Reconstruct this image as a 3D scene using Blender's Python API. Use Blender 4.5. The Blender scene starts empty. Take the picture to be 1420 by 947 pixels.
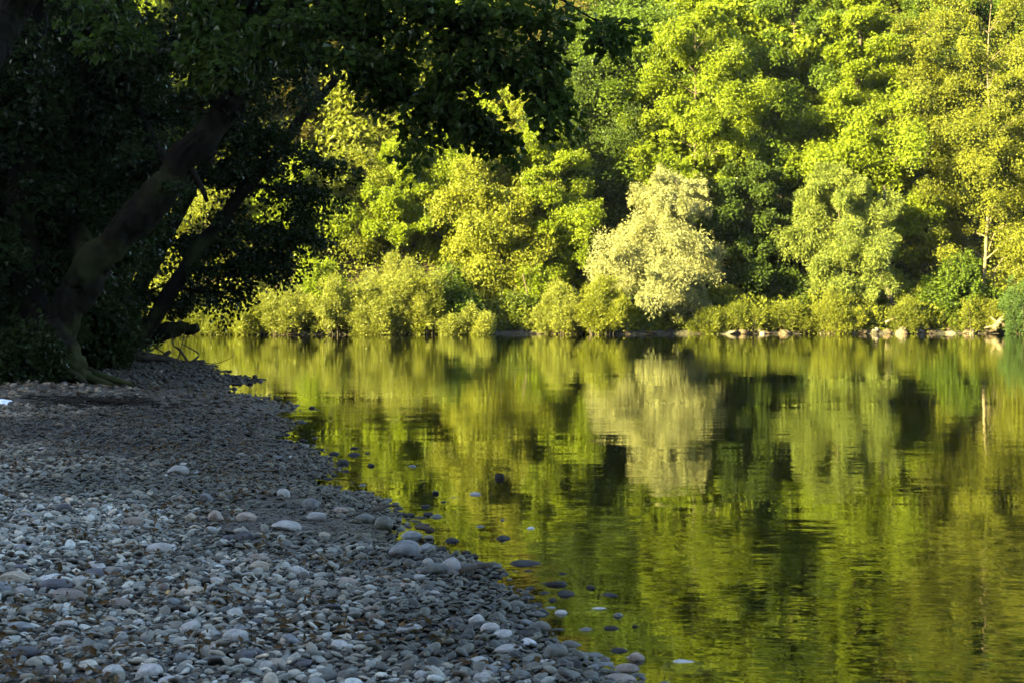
import bpy, math, random
import numpy as np
from mathutils import Vector, Matrix

# ------------------------------------------------------------------ camera, sky, sun, exposure
SC = bpy.context.scene
COL = SC.collection
CAM_H = 1.40
PITCH = math.radians(1.64)
F_PX = 50.0 / 36.0 * 1420.0
CX, CY = 710.0, 473.5
cam_data = bpy.data.cameras.new("camera")
cam_data.lens = 50.0
cam_data.sensor_width = 36.0
cam_data.clip_start = 0.05
cam_data.clip_end = 2000.0
cam_data.dof.use_dof = True
cam_data.dof.focus_distance = 9.0
cam_data.dof.aperture_fstop = 9.0
cam = bpy.data.objects.new("camera", cam_data)
COL.objects.link(cam)
cam.location = (0.0, 0.0, CAM_H)
cam.rotation_euler = (math.pi / 2 - PITCH, 0.0, 0.0)
SC.camera = cam

SUN_EL = math.radians(18.0)
SUN_AZ = math.radians(54.0)          # the sun stands behind the camera, this far round to its left
TO_SUN = Vector((-math.sin(SUN_AZ) * math.cos(SUN_EL), -math.cos(SUN_AZ) * math.cos(SUN_EL), math.sin(SUN_EL)))

world = bpy.data.worlds.new("World")
SC.world = world
world.use_nodes = True
wn = world.node_tree.nodes
wl = world.node_tree.links
wn.clear()
w_out = wn.new("ShaderNodeOutputWorld")
w_bg = wn.new("ShaderNodeBackground")
w_sky = wn.new("ShaderNodeTexSky")
w_sky.sky_type = 'NISHITA'
w_sky.sun_disc = False
w_sky.sun_elevation = SUN_EL
w_sky.sun_rotation = math.pi + SUN_AZ
w_sky.air_density = 1.0
w_sky.dust_density = 1.0
w_sky.ozone_density = 1.5
w_bg.inputs["Strength"].default_value = 0.058
wl.new(w_sky.outputs[0], w_bg.inputs["Color"])
wl.new(w_bg.outputs[0], w_out.inputs["Surface"])

sun_data = bpy.data.lights.new("sun", 'SUN')
sun_data.energy = 5.0
sun_data.angle = math.radians(0.5)
sun_data.color = (1.0, 0.86, 0.36)
sun = bpy.data.objects.new("sun", sun_data)
COL.objects.link(sun)
sun.rotation_euler = TO_SUN.to_track_quat('Z', 'Y').to_euler()
sun.location = (-40, -40, 60)

SC.view_settings.view_transform = 'Standard'
SC.view_settings.look = 'None'
SC.view_settings.exposure = 3.95
SC.view_settings.gamma = 1.0
SC.view_settings.use_curve_mapping = False
SC.render.engine = 'CYCLES'
cy = SC.cycles
cy.max_bounces = 8
cy.diffuse_bounces = 3
cy.glossy_bounces = 3
cy.transmission_bounces = 4
cy.transparent_max_bounces = 8
cy.caustics_reflective = False
cy.caustics_refractive = False
cy.use_denoising = True
cy.sample_clamp_indirect = 6.0

# ------------------------------------------------------------------ pixel rays into the world
_cp, _sp = math.cos(PITCH), math.sin(PITCH)

def ray(px, py):
    a = (px - CX) / F_PX
    b = (CY - py) / F_PX
    return np.array([a, _cp + b * _sp, -_sp + b * _cp])

def at_y(px, py, y):
    r = ray(px, py)
    t = y / r[1]
    return np.array([0, 0, CAM_H]) + r * t

def at_z(px, py, z=0.0):
    r = ray(px, py)
    t = (z - CAM_H) / r[2]
    return np.array([0, 0, CAM_H]) + r * t

def on_ground(px, py):
    p = at_z(px, py, 0.0)
    for _ in range(12):
        z = max(float(height(p[0], p[1])), -0.02)
        q = at_z(px, py, z)
        p = 0.5 * p + 0.5 * q
    p[2] = float(height(p[0], p[1]))
    return p

# ------------------------------------------------------------------ noise and terrain
def _hash(ix, iy, seed):
    h = (ix.astype(np.int64) * 374761393 + iy.astype(np.int64) * 668265263 + seed * 1442695041) & 0x7fffffff
    h = ((h ^ (h >> 13)) * 1274126177) & 0x7fffffff
    return ((h ^ (h >> 16)) & 0xffff) / 65535.0

def vnoise(x, y, seed=0):
    x = np.asarray(x, dtype=float); y = np.asarray(y, dtype=float)
    ix = np.floor(x); iy = np.floor(y)
    fx = x - ix; fy = y - iy
    fx = fx * fx * (3 - 2 * fx); fy = fy * fy * (3 - 2 * fy)
    a = _hash(ix, iy, seed); b = _hash(ix + 1, iy, seed)
    c = _hash(ix, iy + 1, seed); d = _hash(ix + 1, iy + 1, seed)
    return (a * (1 - fx) + b * fx) * (1 - fy) + (c * (1 - fx) + d * fx) * fy

SHORE = np.array([(-60, 9.0), (-5, 8.0), (0, 2.6), (4, 1.0), (5.33, .46), (6.09, .16), (7.2, -.18), (8.55, -.52),
                  (10.1, -1.15), (12.4, -1.75), (15.1, -2.4), (17.5, -3.0), (19.2, -2.95), (20.2, -3.5), (22.0, -4.5), (23.6, -4.75),
                  (25.6, -4.55), (27.0, -5.3), (29.7, -6.4), (33.0, -8.0), (37.8, -9.8), (42, -13), (47, -19), (52, -30),
                  (56, -60), (58, -300)])

def shore_x(y):
    return np.interp(y, SHORE[:, 0], SHORE[:, 1])

def shore_s(x, y):
    n = (vnoise(x * 1.1, y * 1.1, 3) - .5) * .5 + (vnoise(x * 3.1, y * 3.1, 4) - .5) * .22
    return shore_x(y) - x - .06 + n * np.clip(np.asarray(y) / 10, .4, 1.3)

def far_y(x):
    x = np.asarray(x, dtype=float)
    return 59.0 + 0.05 * x + (vnoise(x * .45, x * 0 + 2.5, 8) - .5) * 1.6 + (vnoise(x * 1.7, x * 0 + 7.5, 9) - .5) * .6

def height(x, y):
    x = np.asarray(x, dtype=float); y = np.asarray(y, dtype=float)
    s = shore_s(x, y)
    sp = np.maximum(s, 0)
    zn = np.where(s > 0, 0.03 * np.minimum(sp * 4, 1) + 0.045 * sp + 0.02 * np.maximum(sp - 4, 0) + .16 * np.maximum(sp - 7.5, 0) * np.clip((y - 8) / 10, 0, 1), -(.20 * np.minimum(-np.minimum(s, 0), .32) + .055 * np.clip(-s - .32, 0, 22)))
    zn = np.minimum(zn, 3.0 + 0.02 * sp)
    zn = zn + np.where(s > .3, np.clip((s - .3) / 2.5, 0, 1) * (vnoise(x * .9, y * .9, 11) - .5) * .10 + (vnoise(x * 3, y * 3, 12) - .5) * .03, 0)
    shade_hill = np.clip((-y - 5) * 1.28, 0, 51)  # unseen hill added behind the camera to keep the near bank in shade
    zn = np.where(s > 0, zn + shade_hill, zn)
    t = y - far_y(x)
    tp = np.maximum(t, 0)
    zf = np.where(t > 0, .55 * (1 - np.exp(-tp / .9)) + .60 * np.maximum(tp - 3, 0) * np.clip(1.15 - tp / 400, .4, 1),
                  -1.5 * (1 - np.exp(np.minimum(t, 0) / 4)))
    zf = zf + np.where(t > 2, (vnoise(x * .25, y * .25, 14) - .5) * 1.2 * np.clip((t - 2) / 8, 0, 1), 0)
    return np.maximum(zn, zf)

# ------------------------------------------------------------------ mesh helpers
class Geo:
    """collects vertices, faces of any size and one float attribute, and links them as one mesh"""
    def __init__(self):
        self.v = []; self.loops = []; self.sizes = []; self.att = {}; self.n = 0
    def add(self, verts, faces, **att):
        verts = np.asarray(verts, dtype=np.float32).reshape(-1, 3)
        faces = np.asarray(faces, dtype=np.int32)
        self.v.append(verts)
        self.loops.append((faces + self.n).ravel())
        self.sizes.append(np.full(len(faces), faces.shape[1], dtype=np.int32))
        for k, a in att.items():
            a = np.broadcast_to(np.asarray(a, dtype=np.float32), (len(verts),))
            self.att.setdefault(k, []).append(a)
        self.n += len(verts)
    def mesh(self, name, smooth=False):
        me = bpy.data.meshes.new(name)
        v = np.concatenate(self.v); lp = np.concatenate(self.loops); sz = np.concatenate(self.sizes)
        me.vertices.add(len(v)); me.vertices.foreach_set("co", v.ravel())
        me.loops.add(len(lp)); me.loops.foreach_set("vertex_index", lp)
        me.polygons.add(len(sz))
        st = np.concatenate(([0], np.cumsum(sz)[:-1])).astype(np.int32)
        me.polygons.foreach_set("loop_start", st)
        try:
            me.polygons.foreach_set("loop_total", sz)
        except Exception:
            pass
        me.polygons.foreach_set("use_smooth", np.full(len(sz), smooth, dtype=bool))
        for k, a in self.att.items():
            at = me.attributes.new(k, 'FLOAT', 'POINT')
            at.data.foreach_set("value", np.concatenate(a))
        me.update(calc_edges=True)
        return me
    def obj(self, name, mat, parent=None, smooth=False):
        me = self.mesh(name, smooth)
        me.materials.append(mat)
        o = bpy.data.objects.new(name, me)
        COL.objects.link(o)
        if parent is not None:
            o.parent = parent
        return o

def tag(o, label, cat, group=None):
    o["label"] = label; o["category"] = cat
    if group: o["group"] = group
    return o

def thing(name, label, cat, loc=(0, 0, 0), rz=0.0, group=None):
    o = bpy.data.objects.new(name, None)
    COL.objects.link(o)
    o.location = loc; o.rotation_euler = (0, 0, rz)
    o.empty_display_size = .3
    return tag(o, label, cat, group)

def nrm(a):
    return a / np.maximum(np.linalg.norm(a, axis=-1, keepdims=True), 1e-9)

def smooth_path(pts, n):
    """Catmull-Rom through the points"""
    p = np.asarray(pts, dtype=float)
    p = np.vstack([2 * p[0] - p[1], p, 2 * p[-1] - p[-2]])
    out = []
    segs = len(p) - 3
    for u in np.linspace(0, segs, n):
        i = min(int(u), segs - 1); t = u - i
        a, b, c, d = p[i], p[i + 1], p[i + 2], p[i + 3]
        out.append(.5 * ((2 * b) + (c - a) * t + (2 * a - 5 * b + 4 * c - d) * t * t + (3 * b - a - 3 * c + d) * t ** 3))
    return np.array(out)

def tube(geo, path, rad, seg=8, rough=0.0, rng=None, cap=True, ridge=0.0):
    p = np.asarray(path, dtype=float); n = len(p)
    rad = np.broadcast_to(np.asarray(rad, dtype=float), (n,))
    tan = nrm(np.gradient(p, axis=0))
    ref = np.array([0, 0, 1.0]) if abs(tan[:, 2]).mean() < .8 else np.array([1.0, 0, 0])
    s = nrm(np.cross(tan, ref)); b = np.cross(s, tan)
    a = np.linspace(0, 2 * math.pi, seg, endpoint=False)
    ring = s[:, None, :] * np.cos(a)[None, :, None] + b[:, None, :] * np.sin(a)[None, :, None]
    r = rad[:, None] * np.ones((n, seg))
    if rough and rng is not None:
        r = r * (1 + rough * (rng.random((n, seg)) - .5) + rough * .8 * (rng.random((1, seg)) - .5))
    if ridge:
        I, J = np.meshgrid(np.arange(n), np.arange(seg), indexing='ij')
        jj_ = np.abs(J - seg / 2.0)
        fur = 1 - 2 * np.abs(vnoise(jj_ * .62 + .05 * I, I * .11, 41) - .5)
        r = r * (1 + ridge * (fur - .6) + ridge * 1.2 * (vnoise(jj_ * .17, I * .13, 42) - .5) + ridge * .7 * (vnoise(jj_ * .9, I * .8, 43) - .5))
    v = p[:, None, :] + ring * r[:, :, None]
    v = v.reshape(-1, 3)
    i = np.arange(n - 1)[:, None] * seg; j = np.arange(seg)[None, :]; k = (np.arange(seg)[None, :] + 1) % seg
    f = np.stack([i + j, i + k, i + seg + k, i + seg + j], -1).reshape(-1, 4)
    geo.add(v, f)
    if cap:
        for e, ord_ in ((0, -1), (n - 1, 1)):
            ringv = v[e * seg:(e + 1) * seg]
            tip = p[e] + tan[e] * rad[e] * .35 * ord_
            vv = np.vstack([ringv, tip[None]])
            ff = np.array([[q, (q + 1) % seg, seg] if ord_ == 1 else [(q + 1) % seg, q, seg] for q in range(seg)])
            geo.add(vv, ff)

# ------------------------------------------------------------------ materials
def new_mat(name):
    m = bpy.data.materials.new(name); m.use_nodes = True
    m.node_tree.nodes.clear()
    return m, m.node_tree.nodes, m.node_tree.links

def mix_rgb(N, L, fac, a, b, blend='MIX'):
    n = N.new("ShaderNodeMix"); n.data_type = 'RGBA'; n.blend_type = blend
    for sock, val in ((n.inputs[0], fac), (n.inputs[6], a), (n.inputs[7], b)):
        if hasattr(val, "is_output") or isinstance(val, bpy.types.NodeSocket):
            L.new(val, sock)
        elif isinstance(val, (int, float)):
            sock.default_value = val
        else:
            sock.default_value = (*val, 1.0)
    return n.outputs[2]

def math_n(N, L, op, a, b=0.0, clamp=False):
    n = N.new("ShaderNodeMath"); n.operation = op; n.use_clamp = clamp
    for i, val in enumerate((a, b)):
        if isinstance(val, bpy.types.NodeSocket): L.new(val, n.inputs[i])
        else: n.inputs[i].default_value = val
    return n.outputs[0]

def noise(N, L, scale, detail=3.0, rough=.5, vec=None, coord="Object"):
    n = N.new("ShaderNodeTexNoise")
    n.inputs["Scale"].default_value = scale; n.inputs["Detail"].default_value = detail; n.inputs["Roughness"].default_value = rough
    if vec is None:
        tc = N.new("ShaderNodeTexCoord"); vec = tc.outputs[coord]
    L.new(vec, n.inputs["Vector"])
    return n.outputs["Fac"]

def ramp(N, L, fac, stops):
    r = N.new("ShaderNodeValToRGB")
    e = r.color_ramp.elements
    while len(e) > 1: e.remove(e[-1])
    e[0].position = stops[0][0]; e[0].color = (*stops[0][1], 1)
    for p, c in stops[1:]:
        q = e.new(p); q.color = (*c, 1)
    L.new(fac, r.inputs[0])
    return r.outputs[0]

def leaf_mat(name, col, trans_col=None, trans=.46, gloss=.02, rough=.45, vary=.5, clump=.35):
    """leaf: diffuse + translucent + a little sheen; colour varies from leaf to leaf and from clump to clump"""
    m, N, L = new_mat(name)
    out = N.new("ShaderNodeOutputMaterial")
    at = N.new("ShaderNodeAttribute"); at.attribute_name = "v"
    cl = noise(N, L, .8, 3.0, .6)
    f1 = math_n(N, L, 'MULTIPLY_ADD', at.outputs["Fac"], vary)
    f1.node.inputs[2].default_value = 1 - vary * .5
    f2 = math_n(N, L, 'MULTIPLY_ADD', cl, clump * 2)
    f2.node.inputs[2].default_value = 1 - clump
    f = math_n(N, L, 'MULTIPLY', f1, f2)
    if trans_col is None:
        trans_col = (col[0] * 1.9, col[1] * 1.75, col[2] * .5)
    warm = (col[0] * 1.35, col[1] * 1.05, col[2] * .8)
    c0 = mix_rgb(N, L, cl, col, warm)
    vd = N.new("ShaderNodeVectorMath"); vd.operation = 'SCALE'
    L.new(c0, vd.inputs[0]); L.new(f, vd.inputs[3])
    vt = N.new("ShaderNodeVectorMath"); vt.operation = 'SCALE'
    vt.inputs[0].default_value = trans_col; L.new(f, vt.inputs[3])
    d = N.new("ShaderNodeBsdfDiffuse"); L.new(vd.outputs[0], d.inputs[0])
    t = N.new("ShaderNodeBsdfTranslucent"); L.new(vt.outputs[0], t.inputs[0])
    mx = N.new("ShaderNodeMixShader"); mx.inputs[0].default_value = trans
    L.new(d.outputs[0], mx.inputs[1]); L.new(t.outputs[0], mx.inputs[2])
    g = N.new("ShaderNodeBsdfGlossy"); g.inputs["Roughness"].default_value = rough
    g.inputs["Color"].default_value = (.9, .95, .85, 1)
    fr = N.new("ShaderNodeFresnel"); fr.inputs["IOR"].default_value = 1.4
    fm = math_n(N, L, 'MULTIPLY', fr.outputs[0], gloss * 6, True)
    mg = N.new("ShaderNodeMixShader"); L.new(fm, mg.inputs[0])
    L.new(mx.outputs[0], mg.inputs[1]); L.new(g.outputs[0], mg.inputs[2])
    L.new(mg.outputs[0], out.inputs[0])
    return m

def bark_mat(name, dark, light, scale=6.0, bump=.6, moss=0.0):
    m, N, L = new_mat(name)
    out = N.new("ShaderNodeOutputMaterial"); b = N.new("ShaderNodeBsdfPrincipled")
    tc = N.new("ShaderNodeTexCoord")
    mp = N.new("ShaderNodeMapping"); mp.inputs["Scale"].default_value = (1, 1, .25)
    L.new(tc.outputs["Object"], mp.inputs[0])
    n1 = noise(N, L, scale, 6, .65, mp.outputs[0])
    n2 = noise(N, L, 1.3, 3, .5)
    c = ramp(N, L, n1, [(.3, dark), (.68, light)])
    if moss:
        mk = ramp(N, L, n2, [(.5, (0, 0, 0)), (.65, (moss, moss, moss))])
        c = mix_rgb(N, L, mk, c, (.035, .045, .012))
    L.new(c, b.inputs["Base Color"])
    b.inputs["Roughness"].default_value = .9
    b.inputs["Specular IOR Level"].default_value = .06
    bp = N.new("ShaderNodeBump"); bp.inputs["Strength"].default_value = bump; bp.inputs["Distance"].default_value = .04
    L.new(n1, bp.inputs["Height"]); L.new(bp.outputs[0], b.inputs["Normal"])
    L.new(b.outputs[0], out.inputs[0])
    return m

def stone_mat(name, col, col2, rough=.75, speck=.25, vein=0.0, algae=0.0, scale=9.0, spec=.3):
    m, N, L = new_mat(name)
    out = N.new("ShaderNodeOutputMaterial"); b = N.new("ShaderNodeBsdfPrincipled")
    oi = N.new("ShaderNodeObjectInfo")
    tc = N.new("ShaderNodeTexCoord")
    add = N.new("ShaderNodeVectorMath"); add.operation = 'ADD'
    sc = N.new("ShaderNodeVectorMath"); sc.operation = 'SCALE'
    cmb = N.new("ShaderNodeCombineXYZ")
    for i in range(3): L.new(oi.outputs["Random"], cmb.inputs[i])
    L.new(cmb.outputs[0], sc.inputs[0]); sc.inputs[3].default_value = 40
    L.new(tc.outputs["Object"], add.inputs[0]); L.new(sc.outputs[0], add.inputs[1])
    n1 = noise(N, L, 1.6, 5, .6, add.outputs[0])
    n2 = noise(N, L, scale, 5, .7, add.outputs[0])
    c = ramp(N, L, n1, [(.35, col), (.65, col2)])
    k = ramp(N, L, n2, [(.35, (1 - speck,) * 3), (.65, (1 + speck * .6,) * 3)])
    c = mix_rgb(N, L, 1.0, c, k, 'MULTIPLY')
    if algae:
        sep = N.new("ShaderNodeSeparateXYZ"); L.new(tc.outputs["Object"], sep.inputs[0])
        low = math_n(N, L, 'MULTIPLY_ADD', sep.outputs[2], -2.2)
        low.node.inputs[2].default_value = .35
        lo2 = math_n(N, L, 'ADD', low, math_n(N, L, 'SUBTRACT', n1, .5), True)
        c = mix_rgb(N, L, math_n(N, L, 'MULTIPLY', lo2, algae), c, (.035, .034, .016))
    rnd = math_n(N, L, 'MULTIPLY_ADD', oi.outputs["Random"], .5)
    rnd.node.inputs[2].default_value = .75
    v = N.new("ShaderNodeVectorMath"); v.operation = 'SCALE'
    L.new(c, v.inputs[0]); L.new(rnd, v.inputs[3])
    L.new(v.outputs[0], b.inputs["Base Color"])
    b.inputs["Roughness"].default_value = rough
    b.inputs["Specular IOR Level"].default_value = spec
    bp = N.new("ShaderNodeBump"); bp.inputs["Strength"].default_value = .35; bp.inputs["Distance"].default_value = .02
    L.new(n2, bp.inputs["Height"]); L.new(bp.outputs[0], b.inputs["Normal"])
    L.new(b.outputs[0], out.inputs[0])
    return m

def gravel_mat():
    m, N, L = new_mat("gravel_pebbles")
    out = N.new("ShaderNodeOutputMaterial"); b = N.new("ShaderNodeBsdfPrincipled")
    tone = N.new("ShaderNodeAttribute"); tone.attribute_name = "tone"
    hue = N.new("ShaderNodeAttribute"); hue.attribute_name = "hue"
    wet = N.new("ShaderNodeAttribute"); wet.attribute_name = "wet"
    n1 = noise(N, L, 60, 5, .65)
    n2 = noise(N, L, 14, 3, .6)
    c = ramp(N, L, tone.outputs["Fac"], [(0, (.028, .026, .023)), (.25, (.105, .100, .090)), (.7, (.225, .219, .200)), (1, (.43, .42, .39))])
    h = ramp(N, L, hue.outputs["Fac"], [(0, (.86, .98, 1.04)), (.45, (.97, 1, .95)), (.8, (1.1, 1, .86)), (1, (1.25, .98, .75))])
    c = mix_rgb(N, L, 1.0, c, h, 'MULTIPLY')
    k = ramp(N, L, n1, [(.3, (.62,) * 3), (.7, (1.25,) * 3)])
    c = mix_rgb(N, L, 1.0, c, k, 'MULTIPLY')
    k2 = ramp(N, L, n2, [(.3, (.75, .74, .72)), (.7, (1.15,) * 3)])
    c = mix_rgb(N, L, 1.0, c, k2, 'MULTIPLY')
    wetc = mix_rgb(N, L, 1.0, c, (.20, .20, .155), 'MULTIPLY')
    c = mix_rgb(N, L, wet.outputs["Fac"], c, wetc)
    L.new(c, b.inputs["Base Color"])
    b.inputs['Specular IOR Level'].default_value = .25
    r = math_n(N, L, 'MULTIPLY_ADD', wet.outputs["Fac"], -.4)
    r.node.inputs[2].default_value = .85
    L.new(r, b.inputs["Roughness"])
    bp = N.new("ShaderNodeBump"); bp.inputs["Strength"].default_value = .3; bp.inputs["Distance"].default_value = .006
    L.new(n1, bp.inputs["Height"]); L.new(bp.outputs[0], b.inputs["Normal"])
    L.new(b.outputs[0], out.inputs[0])
    return m

def ground_mat():
    m, N, L = new_mat("river_ground")
    out = N.new("ShaderNodeOutputMaterial"); b = N.new("ShaderNodeBsdfPrincipled")
    bed = N.new("ShaderNodeAttribute"); bed.attribute_name = "bed"
    wood = N.new("ShaderNodeAttribute"); wood.attribute_name = "wood"
    n1 = noise(N, L, 34, 6, .7)
    n2 = noise(N, L, 3, 4, .6)
    n3 = noise(N, L, 9, 4, .6)
    vo = N.new("ShaderNodeTexVoronoi"); vo.inputs["Scale"].default_value = 22
    tc = N.new("ShaderNodeTexCoord"); L.new(tc.outputs["Object"], vo.inputs["Vector"])
    grit = ramp(N, L, n1, [(.3, (.018, .016, .012)), (.52, (.05, .046, .04)), (.72, (.13, .125, .115))])
    pebb = N.new("ShaderNodeSeparateColor"); L.new(vo.outputs["Color"], pebb.inputs[0])
    peb = ramp(N, L, pebb.outputs[0], [(0, (.5,) * 3), (1, (1.4,) * 3)])
    grit = mix_rgb(N, L, .8, grit, peb, 'MULTIPLY')
    brown = ramp(N, L, n3, [(.35, (.016, .012, .008)), (.65, (.045, .034, .022))])
    gk = ramp(N, L, n2, [(.45, (0,) * 3), (.62, (.75,) * 3)])
    c = mix_rgb(N, L, gk, grit, brown)
    bedc = ramp(N, L, n3, [(.3, (.022, .021, .009)), (.55, (.055, .05, .022)), (.75, (.10, .09, .045))])
    bedc = mix_rgb(N, L, .8, bedc, peb, 'MULTIPLY')
    c = mix_rgb(N, L, bed.outputs["Fac"], c, bedc)
    soil = ramp(N, L, n3, [(.3, (.018, .014, .008)), (.7, (.06, .045, .025))])
    c = mix_rgb(N, L, wood.outputs["Fac"], c, soil)
    L.new(c, b.inputs["Base Color"])
    b.inputs["Roughness"].default_value = .95
    b.inputs["Specular IOR Level"].default_value = .15
    bp = N.new("ShaderNodeBump"); bp.inputs["Strength"].default_value = .8; bp.inputs["Distance"].default_value = .03
    L.new(vo.outputs["Distance"], bp.inputs["Height"]); bp.invert = True
    L.new(bp.outputs[0], b.inputs["Normal"])
    L.new(b.outputs[0], out.inputs[0])
    return m

def water_mat():
    m, N, L = new_mat("river_water")
    out = N.new("ShaderNodeOutputMaterial")
    tc = N.new("ShaderNodeTexCoord")
    mp = N.new("ShaderNodeMapping"); mp.inputs["Scale"].default_value = (.55, 1.0, 1.0)
    mp.inputs["Rotation"].default_value = (0, 0, math.radians(6))
    L.new(tc.outputs["Object"], mp.inputs[0])
    calm = noise(N, L, .22, 3, .6, mp.outputs[0])
    calm = ramp(N, L, calm, [(.38, (.10,) * 3), (.64, (1.25,) * 3)])
    n1 = noise(N, L, 4.2, 3, .55, mp.outputs[0])
    n2 = noise(N, L, 1.1, 2, .5, mp.outputs[0])
    h1 = math_n(N, L, 'MULTIPLY', n1, calm)
    h2 = math_n(N, L, 'MULTIPLY', n2, 1.2)
    h = math_n(N, L, 'ADD', h1, h2)
    bp = N.new("ShaderNodeBump"); bp.inputs["Strength"].default_value = 1.0; bp.inputs["Distance"].default_value = .0027
    L.new(h, bp.inputs["Height"])
    fr = N.new("ShaderNodeFresnel"); fr.inputs["IOR"].default_value = 1.333
    L.new(bp.outputs[0], fr.inputs["Normal"])
    g = N.new("ShaderNodeBsdfGlossy"); g.inputs["Roughness"].default_value = 0.0
    g.inputs["Color"].default_value = (1, 1, 1, 1)
    L.new(bp.outputs[0], g.inputs["Normal"])
    t = N.new("ShaderNodeBsdfTransparent"); t.inputs[0].default_value = (.50, .52, .27, 1)
    mx = N.new("ShaderNodeMixShader"); L.new(fr.outputs[0], mx.inputs[0])
    L.new(t.outputs[0], mx.inputs[1]); L.new(g.outputs[0], mx.inputs[2])
    L.new(mx.outputs[0], out.inputs[0])
    return m

M = {}
M['ground'] = ground_mat()
M['water'] = water_mat()
M['gravel'] = gravel_mat()
M['bark'] = bark_mat("shade_dark_bark", (.0018, .0014, .001), (.009, .007, .0045), 7, .8, .5)  # darker than natural bark: deep shade of the near wood put into the colour
M['bark_far'] = bark_mat("grey_brown_bark", (.022, .018, .013), (.085, .068, .05), 5, .5)
M['bark_pale'] = bark_mat("pale_bark", (.06, .048, .033), (.18, .15, .105), 4, .5)
M['drift'] = bark_mat("driftwood", (.014, .011, .008), (.06, .05, .04), 8, .6)
M['drift_pale'] = bark_mat("pale_driftwood", (.07, .056, .042), (.20, .165, .12), 8, .6)
M['mid'] = leaf_mat("mid_green_leaves", (.046, .080, .010), trans=.40)
M['lime'] = leaf_mat("lime_green_leaves", (.104, .150, .012), trans=.5)
M['olive'] = leaf_mat("olive_green_leaves", (.086, .110, .016))
M['yellow'] = leaf_mat("yellow_green_leaves", (.112, .138, .020), trans=.48)
M['dark'] = leaf_mat("dark_green_leaves", (.045, .070, .012), trans=.3)
M['willow'] = leaf_mat("silver_willow_leaves", (.172, .196, .098), (.20, .235, .055), trans=.36, vary=.6, clump=.2)
M['willow2'] = leaf_mat("pale_olive_willow_leaves", (.100, .138, .032), (.14, .19, .02), trans=.35, vary=.6)
M['shrub'] = leaf_mat("shrub_willow_leaves", (.115, .142, .026), (.22, .24, .03), trans=.38)
M['brown'] = leaf_mat("brownish_green_leaves", (.055, .054, .012), trans=.3)
M['deep'] = leaf_mat("shade_green_leaves", (.026, .046, .008), trans=.3)  # green darkened to paint the shaded gaps between the far crowns
M['blue'] = leaf_mat("shade_blue_green_leaves", (.035, .068, .020), trans=.25)  # dim bluish tone of a bush out of the sun, put into the colour
M['alder'] = leaf_mat("alder_leaves", (.018, .036, .008), (.042, .075, .007), trans=.35, gloss=.008, rough=.6)
M['shade'] = leaf_mat("shaded_wood_leaves", (.008, .016, .005), trans=.25, gloss=.01)  # near-black leaf colour carries the deep shade of the left wood
M['litter'] = leaf_mat("dead_leaf_litter", (.05, .035, .018), trans=.1)

# ------------------------------------------------------------------ leaves
def leaf_cloud(geo, rng, pos, ldir, lnor, length, width, six=False):
    """rhombic or six-cornered folded leaves; v is a random number per leaf"""
    n = len(pos)
    ldir = nrm(ldir)
    side = nrm(np.cross(ldir, lnor)); nor = np.cross(side, ldir)
    length = np.broadcast_to(length, (n,))[:, None]; width = np.broadcast_to(width, (n,))[:, None]
    tone = rng.random(n)
    if not six:
        fold = nor * width * .22
        v = np.stack([pos, pos + ldir * length * .45 + side * width * .5 + fold, pos + ldir * length,
                      pos + ldir * length * .45 - side * width * .5 + fold], 1)
        k = 4
        f = np.array([[0, 1, 2, 3]])
    else:
        fold = nor * width * .16
        sag = nor * length * -.10
        v = np.stack([pos,
                      pos + ldir * length * .32 + side * width * .40 + fold, pos + ldir * length * .68 + side * width * .5 + fold + sag * .4,
                      pos + ldir * length + sag,
                      pos + ldir * length * .68 - side * width * .5 + fold + sag * .4, pos + ldir * length * .32 - side * width * .40 + fold], 1)
        k = 6
        f = np.array([[0, 1, 2, 3], [0, 3, 4, 5]])
    faces = (np.arange(n)[:, None, None] * k + f[None]).reshape(-1, 4)
    geo.add(v.reshape(-1, 3), faces, v=np.repeat(tone, k))

def leaves_on(geo, rng, S, E, W, n, length, width, droop=.25, thick=.35, spread=.7, along=.6, lateral=.7, jitter=.5, six=False, out=0.0):
    """n leaves on the twigs S->E, laid out as flat sprays W wide"""
    S = np.asarray(S, float); E = np.asarray(E, float); W = np.asarray(W, float)
    wt = np.linalg.norm(E - S, axis=1) * W + 1e-4
    i = rng.choice(len(S), n, p=wt / wt.sum())
    t = rng.random(n) ** .75 * 1.05
    d = nrm(E - S)
    side = np.cross(d, np.array([0, 0, 1.0])); bad = np.linalg.norm(side, axis=1) < .05
    side[bad] = (1, 0, 0); side = nrm(side)
    roll = rng.normal(0, .35, len(S))[:, None]
    nup0 = np.cross(side, d)
    side_r = side * np.cos(roll) + nup0 * np.sin(roll)
    nup = np.cross(side_r, d)
    taper = np.sqrt(np.clip(np.sin(math.pi * np.clip(.12 + .86 * t, 0, 1)), .05, 1))
    lat = rng.uniform(-1, 1, n) * taper
    w = W[i]
    pos = S[i] + (E - S)[i] * t[:, None] + side_r[i] * (lat * w)[:, None] + nup[i] * (rng.normal(0, thick, n) * w)[:, None]
    pos[:, 2] -= droop * w * (lat ** 2 + t * .5)
    ld = d[i] * along + side_r[i] * (np.sign(lat) * lateral)[:, None] + rng.normal(0, jitter, (n, 3))
    ld[:, 2] -= droop * .9
    ln = nup[i] + rng.normal(0, spread, (n, 3))
    if out:
        o_ = pos.copy(); o_[:, 2] *= .0; ln = ln + nrm(o_) * out
    leaf_cloud(geo, rng, pos, ld, ln, length * rng.uniform(.65, 1.25, n), width * rng.uniform(.7, 1.2, n), six)

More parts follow.
